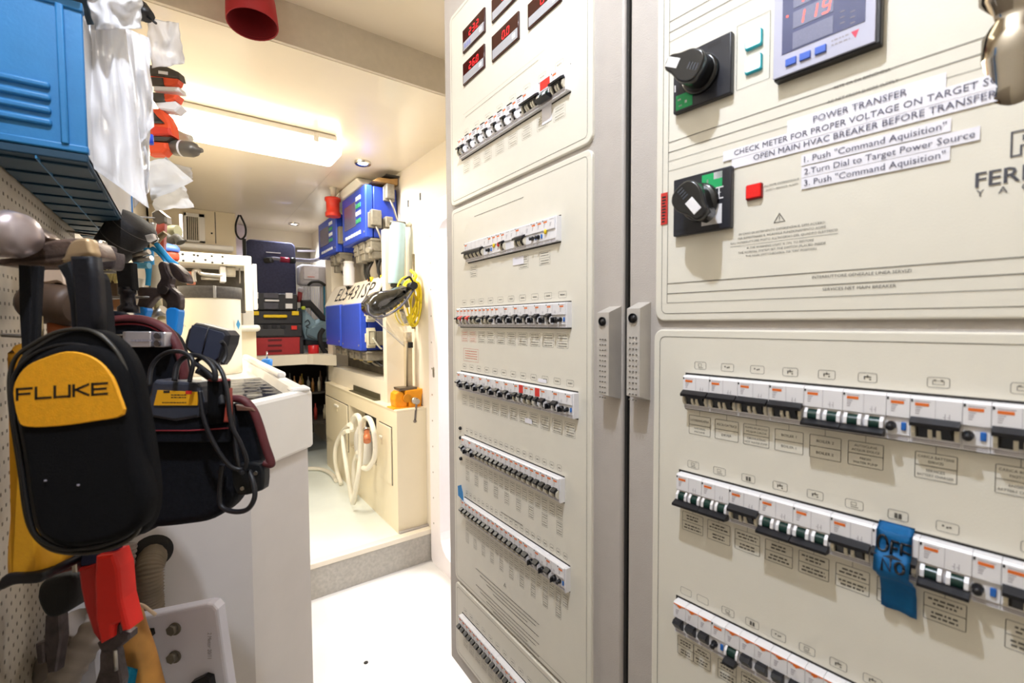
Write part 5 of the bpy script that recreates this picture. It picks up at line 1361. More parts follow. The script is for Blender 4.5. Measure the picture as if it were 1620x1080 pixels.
# ring of a dark lining inside the bag
PAP = mat('white_paper', '#fbf9f6', .55, var=.01)
for px, d, sd, lb in ((((228, 258), (262, 248), (306, 286), (240, 318)), 1.05, 6, 'white crumpled paper sheet sticking out below the drills, upper one'), (((232, 285), (290, 292), (307, 328), (246, 333)), 1.08, 8, 'white paper sheet with a pointed corner below the drills, lower one'), (((272, 258), (304, 266), (304, 288), (276, 282)), 1.2, 9, 'small printed grey card hanging behind the white papers')):
    crumple(px, d, sd, .006, .001, None, 6, 6).build('paper_sheet', PAP if sd != 9 else mat('card_grey', '#c8c0b4', .6), None, lb, 'paper')
b = MB(); c = P(228, 18, 1.1); b.tube([P(222, 10, 1.1), P(234, 27, 1.1)], .016, 10); b.tube([P(234, 27, 1.1), P(247, 37, 1.1)], .003, 6); b.build('black_screwdriver', BLACK, None, 'black handle poking out above the clear bags near the ceiling', 'tool')
b = MB(); b.tube([P(237, 213, .95), P(238, 228, .95)], .006, 8); b.build('blue_marker', mat('marker_blue', '#2a4fd0', .4), None, 'tiny blue marker at the edge of the bags', 'marker')

# cordless tools on the wall
ORG = mat('tool_orange', '#e8542c', .45, var=.04); TGR = mat('tool_grey', '#4b4640', .5, var=.08)
d = 1.35; S = CP(d)
t = thing('drill_battery', 'orange and grey cordless tool battery hanging top of the rack', 'battery', P(260, 140, d))
MB(S).prism(Q([(232, 101), (262, 104), (280, 112), (283, 124), (240, 120), (232, 118)], d), 0, .03, .006, 'xz', False, 2).build('shoe', TGR, t)
MB(S).prism(Q([(236, 118), (282, 123), (279, 131), (272, 137), (238, 134)], d), .003, .028, .004).build('body', ORG, t)
MB(S).prism(Q([(236, 121), (256, 122), (258, 134), (238, 134)], d), -.002, .02, .002).build('grip_pad', TGR, t)
MB(S).prism(Q([(250, 111), (265, 113), (265, 118), (250, 116)], d), -.002, .01, .001).build('spec_label', WHITEP, t)
t = thing('drill_battery', 'smaller orange battery with grey pad below the top one', 'battery', P(262, 160, d))
MB(S).prism(Q([(240, 145), (280, 149), (276, 157), (268, 161), (242, 160)], d), 0, .03, .004).build('body', ORG, t)
MB(S).prism(Q([(240, 145), (258, 147), (260, 160), (242, 160)], d), -.003, .02, .002).build('grip_pad', TGR, t)
MB(S).prism(Q([(242, 135), (282, 137), (284, 144), (242, 143)], d), 0, .03, .003).build('holder', WHITEP, t)
MB(S).prism(Q([(243, 161), (276, 159), (285, 168), (276, 176), (250, 172)], d), 0, .03, .004).build('lower_holder', WHITEP, t)
t = thing('cordless_drill', 'orange and black cordless drill with grey chuck hung upside down on the rack', 'drill', P(265, 240, d))
MB(S).prism(Q([(230, 170), (252, 170), (262, 180), (270, 195), (272, 214), (262, 218), (232, 214)], d), 0, .03, .008, 'xz', False, 2).build('grip', ORG, t)
MB(S).prism(Q([(238, 172), (248, 184), (244, 194), (258, 194), (254, 190), (236, 190)], d), -.004, .01, .002).build('grip_inlay', TGR, t)
MB(S).prism(Q([(236, 198), (266, 201), (270, 213), (240, 214)], d), -.006, .03, .004).build('motor_housing', mat('tool_red', '#d83c2a', .4), t)
MB(S).prism(Q([(230, 214), (270, 216), (262, 222), (232, 222)], d), -.004, .03, .003).build('motor_band', TGR, t)
MB(S).prism(Q([(232, 222), (262, 224), (264, 234), (256, 243), (232, 243)], d), 0, .03, .008, 'xz', False, 2).build('gear_case', ORG, t)
a0 = q3(262, 232, d, .03); a1 = q3(320, 238, d, .03); dv = a1-a0; L = dv.length
MB(S).lathe([(.018, 0), (.020, L*.2), (.019, L*.22), (.023, L*.26), (.023, L*.72), (.018, L*.84), (.010, L*.88), (.006, L)], a0, dv, 20).build('chuck', mat('chuck_grey', '#6b655c', .35, .3), t)
b = MB(S); b.lathe([(.0236, L*.44), (.0236, L*.50)], a0, dv, 20, False); b.build('torque_marks', WHITEP, t)
a0 = q3(262, 218, d+.12, .03); a1 = q3(303, 219, d+.12, .03); dv = a1-a0; L = dv.length
t = thing('drill_chuck', 'partly hidden grey drill nose glowing in the lamp light behind the orange drill', 'drill', P(280, 220, d+.12))
MB(CP(d+.12)).lathe([(.03, 0), (.03, L*.4), (.018, L*.7), (.010, L)], a0, dv, 16).build('chuck', mat('pale_chuck', '#c8c2b0', .4), t)

# round brush / spool things
d = .98; S = CP(d)
t = thing('black_spool', 'black cylindrical pouch leaning diagonally under the blue bin', 'pouch', P(200, 390, d))
a0 = q3(152, 424, d, .03); a1 = q3(216, 352, d, .02); dv = a1-a0; L = dv.length
MB(S).lathe([(.030, 0), (.032, .004), (.042, L*.8), (.042, L), (.034, L+.004), (.001, L+.004)], a0, dv, 32).build('body', mat('black_fabric', '#221f20', .7, var=.15, bump=.4), t)
MB(S).lathe([(.0402, L*.62), (.0402, L*.635)], a0, dv, 32, False).build('seam_wire', mat('dull_wire', '#6a6462', .4, .5), t)
MB(S).lathe([(.0424, L*.9), (.0424, L*.91)], a0, dv, 32, False).build('seam_wire', mat('dull_wire', '#6a6462'), t)
MB(S).prism(Q([(228, 372), (240, 369), (243, 377), (232, 382)], d), -.03, -.02, .002).build('white_clip', WHITEP, t)
# tin-snips with steel head
d = 1.08; S = CP(d)
def strokes(t, pts, r, m, nm, d, flat=.6, taper=None, y=0):
    sp = smooth([q3(x, y_, d, y) for x, y_ in pts], 6)
    MB(CP(d)).tube(sp, r if not taper else (lambda q: r*(1-q)+taper*q), 10, flat=flat).build(nm, m, t)
BH = mat('handle_sky_blue', '#2b9fdc', .4, var=.04)
t = thing('blue_pliers', 'long blue-handled pliers hanging jaws up above the big grip pliers', 'pliers', P(250, 410, d))
strokes(t, [(246, 384), (256, 396), (268, 410), (280, 419)], .0060, BH, 'handle', d)
strokes(t, [(240, 392), (250, 398), (262, 412), (268, 430)], .0055, BH, 'handle', d)
strokes(t, [(247, 384), (240, 370), (243, 352)], .010, STEEL, 'jaw', d, .7, .006)
strokes(t, [(243, 386), (252, 376), (262, 368)], .009, mat('jaw_brass', '#8e7a5c', .35, .8), 'jaw', d, .7, .006)
b = MB(S); c = q3(246, 378, d, -.008); b.cyl(c, c+Vector((0, -.006, 0)), .010, n=14); b.build('pivot', CHROME, t)
t = thing('blue_snips', 'blue strap-like handle hanging straight down beside the big grip pliers', 'tool', P(237, 450, d))
strokes(t, [(235, 392), (236, 415), (239, 435), (238, 452)], .0100, BH, 'handle', d, .35)
t = thing('adjustable_wrench', 'shiny adjustable wrench head hanging near the ceiling vent', 'wrench', P(250, 345, 1.2))
MB(CP(1.2)).prism(Q([(238, 336), (247, 330), (262, 342), (263, 352), (250, 356), (240, 350)], 1.2), 0, .02, .004).build('head', mat('wrench_dark_steel', '#6d665c', .3, .9), t)
MB(CP(1.2)).prism(Q([(243, 354), (260, 352), (258, 395), (246, 395)], 1.2), .002, .012, .002).build('shank', mat('wrench_red_inlay', '#b4503c', .4), t)
# big slip-joint pliers, jaws up
d = .86; S = CP(d)
PM = mat('plier_brown_steel', '#4a3f3d', .42, .75, var=.25, nscale=70, bump=.3)
t = thing('grip_pliers', 'large worn slip-joint pliers hanging jaws up with bright blue grips', 'pliers', P(262, 460, d))
MB(S).prism(QS([(249, 420), (255, 413), (261, 417), (264, 428), (270, 440), (268, 452), (282, 466), (284, 480), (281, 490), (264, 490), (262, 478), (250, 466), (247, 452), (253, 440)], d, 4), -.008, .006, .003, 'xz', False, 2).build('jaw', PM, t)
MB(S).prism(QS([(266, 416), (274, 417), (290, 432), (294, 446), (284, 446), (276, 440), (270, 432)], d, 4), -.012, .008, .003, 'xz', False, 2).build('jaw', PM, t)
MB(S).prism(QS([(216, 456), (230, 454), (250, 456), (256, 466), (244, 472), (232, 486), (228, 490), (214, 490), (218, 474)], d, 4), -.002, .012, .003, 'xz', False, 2).build('jaw', PM, t)
c = q3(262, 459, d, -.010); MB(S).cyl(c, c+Vector((0, -.006, 0)), .0075, n=18).build('pivot_bolt', mat('dark_bolt', '#3c3532', .4, .7), t)
MB(S).prism(QS([(263, 488), (280, 488), (280, 505), (276, 530), (266, 528), (262, 508)], d, 3), -.010, .008, .003, 'xz', False, 2).build('grip', mat('grip_blue', '#1c84d8', .4), t)
MB(S).prism(QS([(213, 486), (231, 487), (228, 502), (224, 520), (212, 520), (211, 500)], d, 3), -.004, .012, .003, 'xz', False, 2).build('grip', mat('grip_blue', '#1c84d8'), t)
# assorted tools hanging behind: shafts, sockets, brush, dark strap and flashlight
d = .80
t = thing('black_flashlight', 'black strap holding a small black flashlight beside the pliers', 'flashlight', P(200, 460, d))
S = CP(d)
MB(S).prism(Q([(181, 415), (208, 415), (211, 458), (186, 460)], d), 0, .012, .002).build('strap', mat('black_webbing', '#17171b', .85, bump=.5), t)
a0 = q3(201, 455, d, .006); a1 = q3(204, 496, d, .006); dv = a1-a0; L = dv.length
MB(S).lathe([(.013, 0), (.013, L*.25), (.011, L*.28), (.011, L*.65), (.016, L*.75), (.016, L)], a0, dv, 20).build('barrel', mat('anodised_black', '#2c2a30', .25, .6), t)
d = 1.0
for i, (p0, p1, r, c_, lb) in enumerate((
  ((212, 405), (236, 398), .006, STEEL, 'steel drill bit sticking out sideways, topmost of three'),
  ((212, 412), (240, 408), .006, STEEL, 'steel drill bit sticking out sideways, middle of three'),
  ((212, 420), (236, 420), .007, mat('teal_bit', '#5aa2bc', .4), 'teal-sleeved bit sticking out sideways, lowest of three'),
  ((168, 478), (195, 498), .011, STEEL, 'bright steel wrench shaft lying slanted above the maroon pouch trim'),
  ((232, 508), (260, 490), .012, STEEL, 'silver handle slanting up between the two blue plier grips'),
  ((222, 440), (214, 480), .009, OFFW, 'ivory rod hanging between the black strap and the pliers'),
  ((243, 460), (256, 505), .008, mat('olive_rod', '#8d8158', .5), 'olive shaft hanging behind the big pliers'),
  ((250, 420), (246, 470), .010, OFFW, 'pale rod hanging behind the jaws of the big pliers'),
  ((165, 430), (160, 480), .016, mat('brown_wood_dark', '#6b5138', .6), 'dark wooden file handle hanging behind the hammer head'))):
    strokes_t = MB(CP(d)).tube([q3(*p0, d), q3(*p1, d)], r, 10).build('tool_shaft', c_, None, lb, 'tool')
t = thing('wire_brush', 'straw-coloured brush under the steel tools left of the black strap', 'brush', P(165, 440, .9))
b = MB(CP(.9))
for i in range(26):
    x = 148+i*1.7; b.tube([q3(x, 444+4*math.sin(i), .9), q3(x+3, 430+3*math.cos(i*2), .9, -.004)], .0022, 5)
b.build('bristles', mat('straw', '#cdbd7c', .7), t, kind='stuff')
MB(CP(.9)).prism(Q([(150, 446), (186, 440), (188, 470), (160, 474)], .9), .002, .02, .003).build('block', mat('brown_block', '#5e4a36', .6), t)
b = MB(CP(.95)); b.box(*[v for v in (q2(165, 0, .95)[0], q2(192, 0, .95)[0])], 0, .03, q2(0, 490, .95)[1], q2(0, 470, .95)[1], .004); b.build('brown_leather_piece', mat('tan_leather', '#9a6a44', .6), None, 'tan leather piece below the brush above the pouch trim', 'leather')
# blue and red ball thing on the machine
t = thing('blue_capped_jar', 'blue-lidded jar with red contents behind the big pliers', 'jar', P(270, 400, 2.4))
c = P(269, 412, 2.4); c2 = P(269, 386, 2.4)
MB().lathe([(.035, 0), (.042, .01), (.042, .035), (.036, .045)], c, (0, 0, 1), 20).build('body', mat('jar_red', '#b8452c', .5, var=.4, nscale=60), t)
MB().lathe([(.045, .045), (.044, .065), (.032, .08), (.010, .084), (.005, .11)], c, (0, 0, 1), 20).build('lid', mat('jar_blue', '#4f6fd0', .4), t)
t = thing('dark_tool_clutter', 'dark hoses and fittings hanging on the far left wall behind the wrenches', 'fittings', P(275, 375, 2.2))
b = MB(); b.tube([P(264, 366, 2.2), P(282, 366, 2.2)], .030, 12); b.build('drum', mat('clutter_olive', '#6c6a52', .6), t)
b = MB(); b.tube(smooth([P(262, 374, 2.15), P(272, 380, 2.15), P(280, 376, 2.15), P(286, 384, 2.15)], 6), .02, 10); b.build('hose', mat('clutter_black', '#24221f', .6), t)
b = MB(); yb(b, 283, 338, 290, 378, 3.2, .03); b.build('label_strip', mat('strip_lilac', '#cfc8da', .5), t)

# ================================================================== FOREGROUND: hammer, wrenches, bag, pouch, snips
d = .50; S = CP(d)
HM = mat('rusty_wrench_steel', '#75635a', .45, .6, var=.3, nscale=60, bump=.5)
t = thing('ball_hammer', 'rounded steel hammer head hanging at the far left edge', 'hammer', P(20, 380, d))
a0 = q3(-30, 372, d, 0); a1 = q3(44, 370, d, 0); dv = a1-a0; L = dv.length
MB(S).lathe([(.016, 0), (.024, L*.3), (.026, L*.7), (.022, L*.93), (.010, L), (.0005, L*1.01)], a0, dv, 28).build('head', mat('brushed_hammer', '#a59a9c', .35, .7, var=.1), t)
MB(S).tube([q3(-24, 392, d, .01), q3(-38, 640, d, .02), q3(-60, 900, d, .03)], .007, 12).build('shaft', mat('dark_shaft', '#5e5148', .5, .3), t)
d = .54; S = CP(d)
t = thing('cast_bracket', 'worn brown metal tool-hook bar holding the strap of the meter bag', 'bracket', P(90, 395, d))
MB(S).prism(QS([(-12, 412), (30, 402), (60, 385), (90, 377), (125, 376), (139, 384), (146, 402), (138, 405), (112, 408), (92, 418), (40, 420), (-12, 418)], d, 4), -.012, .020, .005, 'xz', True, 3).build('arm', HM, t)
MB(S).prism(QS([(104, 392), (116, 378), (136, 376), (142, 390), (143, 404), (112, 407), (98, 416)], d, 4), -.016, -.004, .004, 'xz', True, 2).build('worn_tip', mat('worn_bronze', '#b39a78', .4, .5, var=.2), t)
MB(S).prism(QS([(44, 356), (60, 362), (74, 372), (76, 378), (56, 382), (46, 380)], d, 4), -.004, .010, .003, 'xz', True, 2).build('claw', mat('claw_steel', '#8c7c70', .35, .8), t)
t = thing('slip_joint_head', 'dark steel pliers head with notched jaws right of the hook bar', 'pliers', P(160, 400, .62))
MB(CP(.62)).prism(QS([(146, 390), (154, 384), (166, 388), (168, 400), (178, 398), (180, 408), (176, 424), (160, 424), (148, 418)], .62, 3), -.006, .012, .003, 'xz', False, 2).build('jaws', IRON, t)
MB(CP(.62)).prism(QS([(150, 380), (158, 380), (160, 390), (150, 392)], .62, 3), -.010, .0, .002).build('polished_nose', STEEL, t)
# hammer wood & brown cylinder behind
d = .66; S = CP(d)
t = thing('brown_mallet', 'dark brown mallet head hanging between the two black straps', 'mallet', P(92, 480, d))
a0 = q3(60, 478, d, 0); a1 = q3(114, 484, d, .0); dv = a1-a0; L = dv.length
MB(S).lathe([(.024, -.01), (.030, 0), (.030, L), (.024, L+.01)], a0, dv, 28).build('head', mat('mallet_brown', '#4d3a2c', .5, var=.25, nscale=40), t)
MB(S).tube([q3(95, 505, d, .0), q3(100, 620, d, .01)], .014, 12).build('handle', mat('mallet_orange_wood', '#a4572c', .5), t)
MB(S).prism(QS([(66, 430), (80, 420), (96, 422), (104, 452), (90, 446), (66, 448)], d, 4), -.01, .01, .003).build('paper_tag', mat('pinkish_tag', '#d9bfa6', .6), t)
# wooden and plastic handles low down
d = .55; S = CP(d)
t = thing('yellow_handled_saw', 'thick mustard-yellow plastic tool handle hanging at the left edge', 'tool', P(35, 930, d))
MB(S).prism(QS([(6, 560), (30, 560), (44, 700), (58, 800), (70, 880), (66, 912), (40, 926), (8, 926), (2, 880), (10, 780), (14, 690)], d, 4), .0, .040, .012, 'xz', True, 3).build('handle', mat('mustard_plastic', '#e2a323', .45, var=.05, bump=.2), t)
MB(S).prism(QS([(-6, 925), (6, 910), (36, 908), (66, 906), (68, 916), (56, 924), (20, 926), (-2, 935)], d, 3), -.006, .042, .003, 'xz', True, 2).build('end_band', BLACK, t)
# black lanyard straps
NYL = mat('black_nylon', '#101116', .7, spec=.3, var=.1, bump=.5, bscale=900)
d = .52; S = CP(d)
t = thing('black_loop_strap', 'thin folded black strap hanging at the left beside the mallet', 'strap', P(48, 480, d))
MB(S).prism(Q([(28, 418), (46, 420), (48, 480), (46, 560), (34, 566), (30, 500)], d), 0, .006, .001).build('strap', NYL, t)
MB(S).prism(Q([(48, 420), (62, 420), (58, 500), (56, 560), (46, 562), (50, 500)], d), -.006, .0, .001).build('strap_fold', NYL, t)
b = MB(CP(.6)); c = q3(60, 512, .6); b.tube([q3(58, 500, .6), q3(60, 545, .6)], .006, 8); b.build('buckle_pin', mat('brass_tool', '#9c8a66', .4, .6), None, 'small brass rod hanging behind the black loop strap', 'rod')

# meter bag
d = .455; S = CP(d)
BK = mat('bag_black_cordura', '#0d0d10', .9, spec=.2, var=.2, nscale=300, bump=.6, bscale=1200); BK2 = mat('bag_binding_vinyl', '#17171a', .4, var=.1)
OCH = mat('bag_yellow_patch', '#f0a818', .55, var=.06, nscale=200, bump=.3, bscale=900)
t = thing('meter_bag', 'black zippered instrument bag with a yellow top patch hanging at the left', 'bag', P(135, 870, d))
back = [(60, 545), (100, 525), (150, 522), (190, 545), (216, 585), (228, 640), (243, 720), (250, 780), (246, 815), (225, 848), (170, 868), (110, 870), (75, 856), (52, 820), (40, 740), (28, 660), (24, 600), (34, 565)]
def sh(pl, k_): return [(x if x < 120 else 120+(x-120)*k_, y) for x, y in pl]
frnt = [(22, 612), (30, 585), (60, 558), (105, 545), (150, 552), (180, 580), (193, 625), (205, 700), (222, 770), (226, 800), (214, 835), (180, 856), (120, 868), (84, 862), (56, 840), (44, 790), (34, 720), (24, 660)]
MB(S).prism(QS(sh(back, .86), d, 4), .016, .030, .006, 'xz', True, 3).build('back_shell', BK2, t)
MB(S).prism(QS([(x+(x-130)*.015, y+(y-700)*.006) for x, y in sh(back, .87)], d, 4), .018, .022, .001, 'xz', True, 2).build('zipper_tape', mat('zip_grey', '#2c2a28', .5), t)
MB(S).prism(QS(sh(back, .91), d, 4), .004, .020, .006, 'xz', True, 3).build('gusset', BK, t)
MB(S).prism(QS(frnt, d, 4), -.010, .010, .008, 'xz', True, 4).build('front_pocket', BK, t)
patch = [(26, 628), (30, 600), (48, 578), (80, 562), (112, 556), (142, 562), (168, 580), (184, 612), (192, 655), (150, 664), (90, 673), (48, 676), (34, 670)]
pm = [q2(x, y, d) for x, y in [(20, 622), (26, 598), (43, 578), (72, 565), (104, 556), (134, 560), (158, 573), (176, 595), (188, 625), (194, 656), (150, 666), (90, 674), (42, 675), (28, 664)]]
MB(S).prism(smooth2(pm, 3), -.0118, -.009, .0008).build('yellow_patch', OCH, t)
# piping around the front
for off, nm in ((0, 'piping'),):
    MB(S).tube([Vector((x, -.001, z)) for x, z in QS(frnt, d, 6)], .0022, 6, closed=True).build(nm, BK2, t)
b = MB(S); x0, z0 = q2(27, 632, d); x1, z1 = q2(176, 622, d)
# bold wide letters from strokes
LET = {'F': [((0, 0), (0, 1)), ((0, 1), (1, 1)), ((0, .5), (.85, .5))], 'L': [((0, 1), (0, 0)), ((0, 0), (1, 0))], 'U': [((0, 1), (0, 0)), ((0, 0), (1, 0)), ((1, 0), (1, 1))], 'K': [((0, 0), (0, 1)), ((0, .5), (1, 1)), ((.25, .5), (1, 0))], 'E': [((0, 0), (0, 1)), ((0, 1), (1, 1)), ((0, .5), (.9, .5)), ((0, 0), (1, 0))]}
cw = (x1-x0)/5; hh = .0105; sl = (z1-z0)/(x1-x0)
for i, ch in enumerate('FLUKE'):
    for (ax_, az), (bx, bz) in LET[ch]:
        p0 = Vector((x0+i*cw+ax_*cw*.78, z0+az*hh)); p1 = Vector((x0+i*cw+bx*cw*.78, z0+bz*hh)); dv = (p1-p0).normalized(); hv = abs(dv.x) > .9; tt = .0011 if hv else .0014
        n_ = Vector((-dv.y, dv.x))*tt; e_ = dv*tt*.9
        quad = [p0-e_-n_, p1+e_-n_, p1+e_+n_, p0-e_+n_]
        b.add([(p.x*.9735, -.01205, (p.y+sl*(p.x-x0))*.9735) for p in quad], [(0, 1, 2, 3)])
b.build('bag_lettering', mat('logo_black', '#161310', .5, var=0), t)
b = MB(CP(d+.02)); b.tube([q3(245, 742, d+.02, 0), q3(249, 775, d+.02, -.002)], .0028, 8, flat=.4); c = q3(245, 741, d+.02, 0); b.ball(c, .0035, 8); b.build('zip_pull', STEEL, t)
b = MB(S); b.tube([Vector((x*1.02, .004, z*1.02)) for x, z in QS(sh(back, .895), d, 6)], .0022, 6, closed=True); b.build('zipper_teeth', mat('zip_sheen', '#37342f', .4, .2), t)
# hang strap
st_pts = [(108, 404), (142, 404), (147, 440), (150, 490), (150, 545), (118, 545), (116, 490), (112, 440)]
MB(S).prism(Q(st_pts, d), .014, .028, .004, 'xz', True, 2).build('hang_strap', mat('strap_navy_black', '#12131b', .55, bump=.3, spec=.3), t)
MB(S).prism(Q([(88, 420), (108, 412), (118, 440), (122, 490), (128, 530), (112, 530), (108, 480), (100, 440)], d), .03, .042, .002).build('strap_back', NYL, t)
MB(S).prism(Q([(150, 430), (156, 440), (163, 500), (166, 545), (150, 545)], d), .03, .044, .002).build('strap_edge', NYL, t)
c = q3(180, 769, d, -.010)
for x, y in ((124, 767), (72, 760)): b = MB(S); b.ball(q3(x, y, d, -.0105), .0014, 6); b.build('lint_fleck', GREYP, t)

# tool pouch
d = .66; S = CP(d)
NV = mat('pouch_navy_canvas', '#12141b', .9, spec=.25, var=.25, nscale=200, bump=.6, bscale=1000); MAR = mat('maroon_binding', '#5a2428', .55, var=.15, bump=.3); RS = mat('red_stitch_line', '#8a2630', .6)
t = thing('tool_pouch', 'dark navy canvas tool pouch with maroon trim hanging behind the meter bag', 'pouch', P(300, 835, d))
bp = [(160, 505), (215, 505), (250, 512), (280, 535), (292, 575), (296, 640), (300, 700), (298, 760), (200, 790), (150, 700)]
MB(CP(d+.03)).prism(QS(bp, d+.03, 4), .0, .012, .003, 'xz', True, 2).build('back_panel', NV, t)
trim = [(160, 507), (200, 503), (232, 506), (262, 520), (280, 545), (289, 575), (292, 600)]
MB(CP(d+.03)).tube(smooth([q3(x, y, d+.03, -.002) for x, y in trim], 8), .0065, 10, flat=.6).build('maroon_trim', MAR, t)
MB(CP(d+.03)).tube(smooth([q3(x-4 if x > 250 else x, y+9, d+.03, -.002) for x, y in trim], 8), .0016, 6).build('red_piping', RS, t)
body = [(200, 650), (232, 640), (290, 640), (360, 655), (372, 690), (374, 760), (362, 800), (330, 825), (290, 833), (240, 838), (200, 838)]
MB(S).prism(QS(body, d, 4), -.030, .004, .014, 'xz', True, 4).build('main_pocket', NV, t)
fp = [(222, 645), (300, 645), (318, 668), (318, 700), (222, 700)]
for y0, y1 in ((649, 676), (672, 700)):
    a, c = q2(225, y0, d-.04), q2(361 if y0 > 660 else 317, y1, d-.04)
    MB(CP(d-.04)).box(a[0], c[0], -.001, .010, c[1], a[1], .002).build('pocket_band', NV, t)
MB(CP(d-.041)).tube([q3(225, 653, d-.041, -.001), q3(317, 653, d-.041, -.001)], .0011, 6).build('red_stitching', RS, t)
MB(CP(d-.041)).tube([q3(225, 681, d-.041, -.001), q3(300, 681, d-.041, -.001), q3(361, 677, d-.041, -.001)], .0011, 6).build('red_stitching', RS, t)
# metal clip plate
MB(CP(d)).prism(roundrect(*q2(193, 0, d)[:1], q2(238, 0, d)[0], q2(0, 549, d)[1], q2(0, 524, d)[1], .002, 3), .012, .026, .001).build('clip_plate', mat('nickel', '#cfccd4', .3, .7, var=.05), t)
MB(CP(d)).prism(roundrect(q2(243, 0, d)[0], q2(261, 0, d)[0], q2(0, 549, d)[1], q2(0, 525, d)[1], .002, 3), .012, .026, .001).build('rivet_plate', mat('nickel', '#cfccd4'), t)
for y in (531, 543): b = MB(CP(d)); c = q3(250, y, d, .011); b.cyl(c, c+Vector((0, -.003, 0)), .0045, n=12); b.build('rivet', mat('dark_rivet', '#6d686c', .3, .8), t)
b = MB(CP(d)); dz = q2(0, 540, d)[1]; dashes(b, q2(197, 0, d)[0], q2(234, 0, d)[0], dz, .003, .0112, rnd=rnd); b.build('engraving', GREYP, t)
# side flap pocket
sp_ = [(348, 652), (370, 638), (388, 644), (400, 672), (408, 715), (404, 736), (376, 744), (352, 728)]
MB(S).prism(QS(sp_, d, 4), -.018, .004, .008, 'xz', True, 3).build('side_pocket', NV, t)
MB(S).tube(smooth([q3(x, y, d, -.022) for x, y in ((362, 630), (384, 632), (400, 648), (410, 672), (420, 705), (428, 728), (428, 735), (418, 732))], 8), .0058, 10, flat=.8).build('flap_trim', MAR, t)
MB(S).prism(Q([(372, 640), (398, 645), (402, 650), (374, 650)], d), -.028, -.02, .001).build('flap_lining', mat('lining_brown', '#6b4a3c', .6), t)
MB(S).prism(QS([(366, 738), (412, 734), (416, 770), (408, 778), (380, 784), (368, 770)], d, 3), -.028, -.012, .003, 'xz', False, 2).build('tab', mat('tab_leather', '#15171b', .45), t)
for x, y in ((384, 772), (405, 748)): b = MB(S); c = q3(x, y, d, -.0285); b.cyl(c, c+Vector((0, -.002, 0)), .0028, n=12); b.build('stud', STEEL, t)
b = MB(S)
b.tube(ell2 := [q3(352+9*math.cos(a_/12*2*PI), 788+6*math.sin(a_/12*2*PI), d, -.02) for a_ in range(12)], .0014, 6, closed=True); b.tube(smooth([q3(360, 783, d, -.02), q3(366, 770, d, -.02), q3(358, 774, d, -.02)], 4), .0014, 6); b.build('split_ring', CHROME, t)
# meter in the pouch, flashlight, power adapter
t = thing('yellow_tester', 'small grey tester with a yellow warning label tucked in the tool pouch', 'tester', P(280, 640, .62))
dd = .615
MB(CP(dd)).prism(QS([(240, 605), (255, 603), (300, 604), (316, 612), (314, 660), (238, 660)], dd, 2), 0, .03, .004, 'xz', False, 2).build('body', mat('tester_grey', '#3b3e4a', .45), t)
MB(CP(dd)).prism(Q([(249, 617), (314, 620), (312, 641), (243, 641)], dd), -.0015, .0005).build('yellow_label', mat('label_yellow', '#f2ae1e', .5, var=.02), t)
b = MB(CP(dd)); 
for i in range(2): dashes(b, q2(272, 0, dd)[0], q2(296, 0, dd)[0], q2(0, 625+i*4, dd)[1], .0013, -.0018, rnd=rnd)
dashes(b, q2(258, 0, dd)[0], q2(296, 0, dd)[0], q2(0, 637, dd)[1], .0012, -.0018, rnd=rnd); rect(b, q2(260, 0, dd)[0], q2(270, 0, dd)[0], q2(0, 621, dd)[1], q2(0, 617.5, dd)[1], -.0018)
b.build('label_print', DARK, t)
b = MB(CP(dd)); rect(b, q2(295, 0, dd)[0], q2(305, 0, dd)[0], q2(0, 623, dd)[1], q2(0, 617.5, dd)[1], -.0018); b.build('red_symbol', REDP, t)
t = thing('red_flashlight', 'black and dark red torch standing in the right pouch pocket', 'flashlight', P(346, 668, .62))
a0 = q3(345, 668, .62, 0); a1 = q3(347, 600, .62, 0); dv = a1-a0; L = dv.length
MB(CP(.62)).lathe([(.0115, 0), (.0125, L*.3), (.0135, L*.95), (.0125, L)], a0, dv, 24).build('barrel', BK, t)
MB(CP(.62)).lathe([(.0130, L*.97), (.0135, L*.985), (.0125, L*1.01)], a0, dv, 24).build('rim', mat('torch_red', '#a43a3c', .35), t)
MB(CP(.62)).prism(Q([(352, 668), (362, 668), (362, 614), (357, 622)], .62), -.010, -.002, .002).build('red_side_grip', mat('torch_rust', '#a5463a', .4), t)
t = thing('power_adapter', 'black plug-in power adapter lying on top of the tool pouch', 'adapter', P(325, 545, .66))
d = .655; S = CP(d)
MB(S).prism(Q([(290, 540), (296, 520), (306, 510), (316, 512), (354, 522), (361, 530), (358, 545), (346, 570), (340, 578), (300, 560), (291, 552)], d), -.012, .016, .006, 'xz', False, 2).build('case', mat('adapter_black', '#23242b', .38), t)
MB(S).prism(Q([(303, 514), (316, 516), (352, 526), (355, 531), (344, 566), (338, 572), (303, 556), (296, 549)], d), -.0128, -.010, .0006).build('face_sheen', mat('adapter_sheen', '#363b4d', .3), t)  # lighter sheet, paints the sheen on the middle of the case
MB(S).tube([q3(330, 517, d, -.0135), q3(318, 566, d, -.0135)], .0009, 6).build('case_seam', BLACK, t)
t = thing('coiled_lead', 'black cable looping over the pouch from the power adapter', 'cable', P(330, 700, .62))
d = .60
def lead(pts, r=.0028, dd=.61, nm='loop'): MB(CP(dd)).tube(smooth([q3(x, y, dd, .008*math.sin(i)) for i, (x, y) in enumerate(pts)], 8), r, 8).build(nm, mat('lead_black', '#1d1d22', .45), t)
lead([(352, 575), (358, 562), (356, 548), (350, 540)])
lead([(236, 610), (240, 580), (258, 560), (285, 556), (305, 570), (300, 600)])
lead([(276, 602), (282, 575), (300, 562), (322, 566), (338, 582), (340, 600), (330, 590), (310, 575)], .0034)
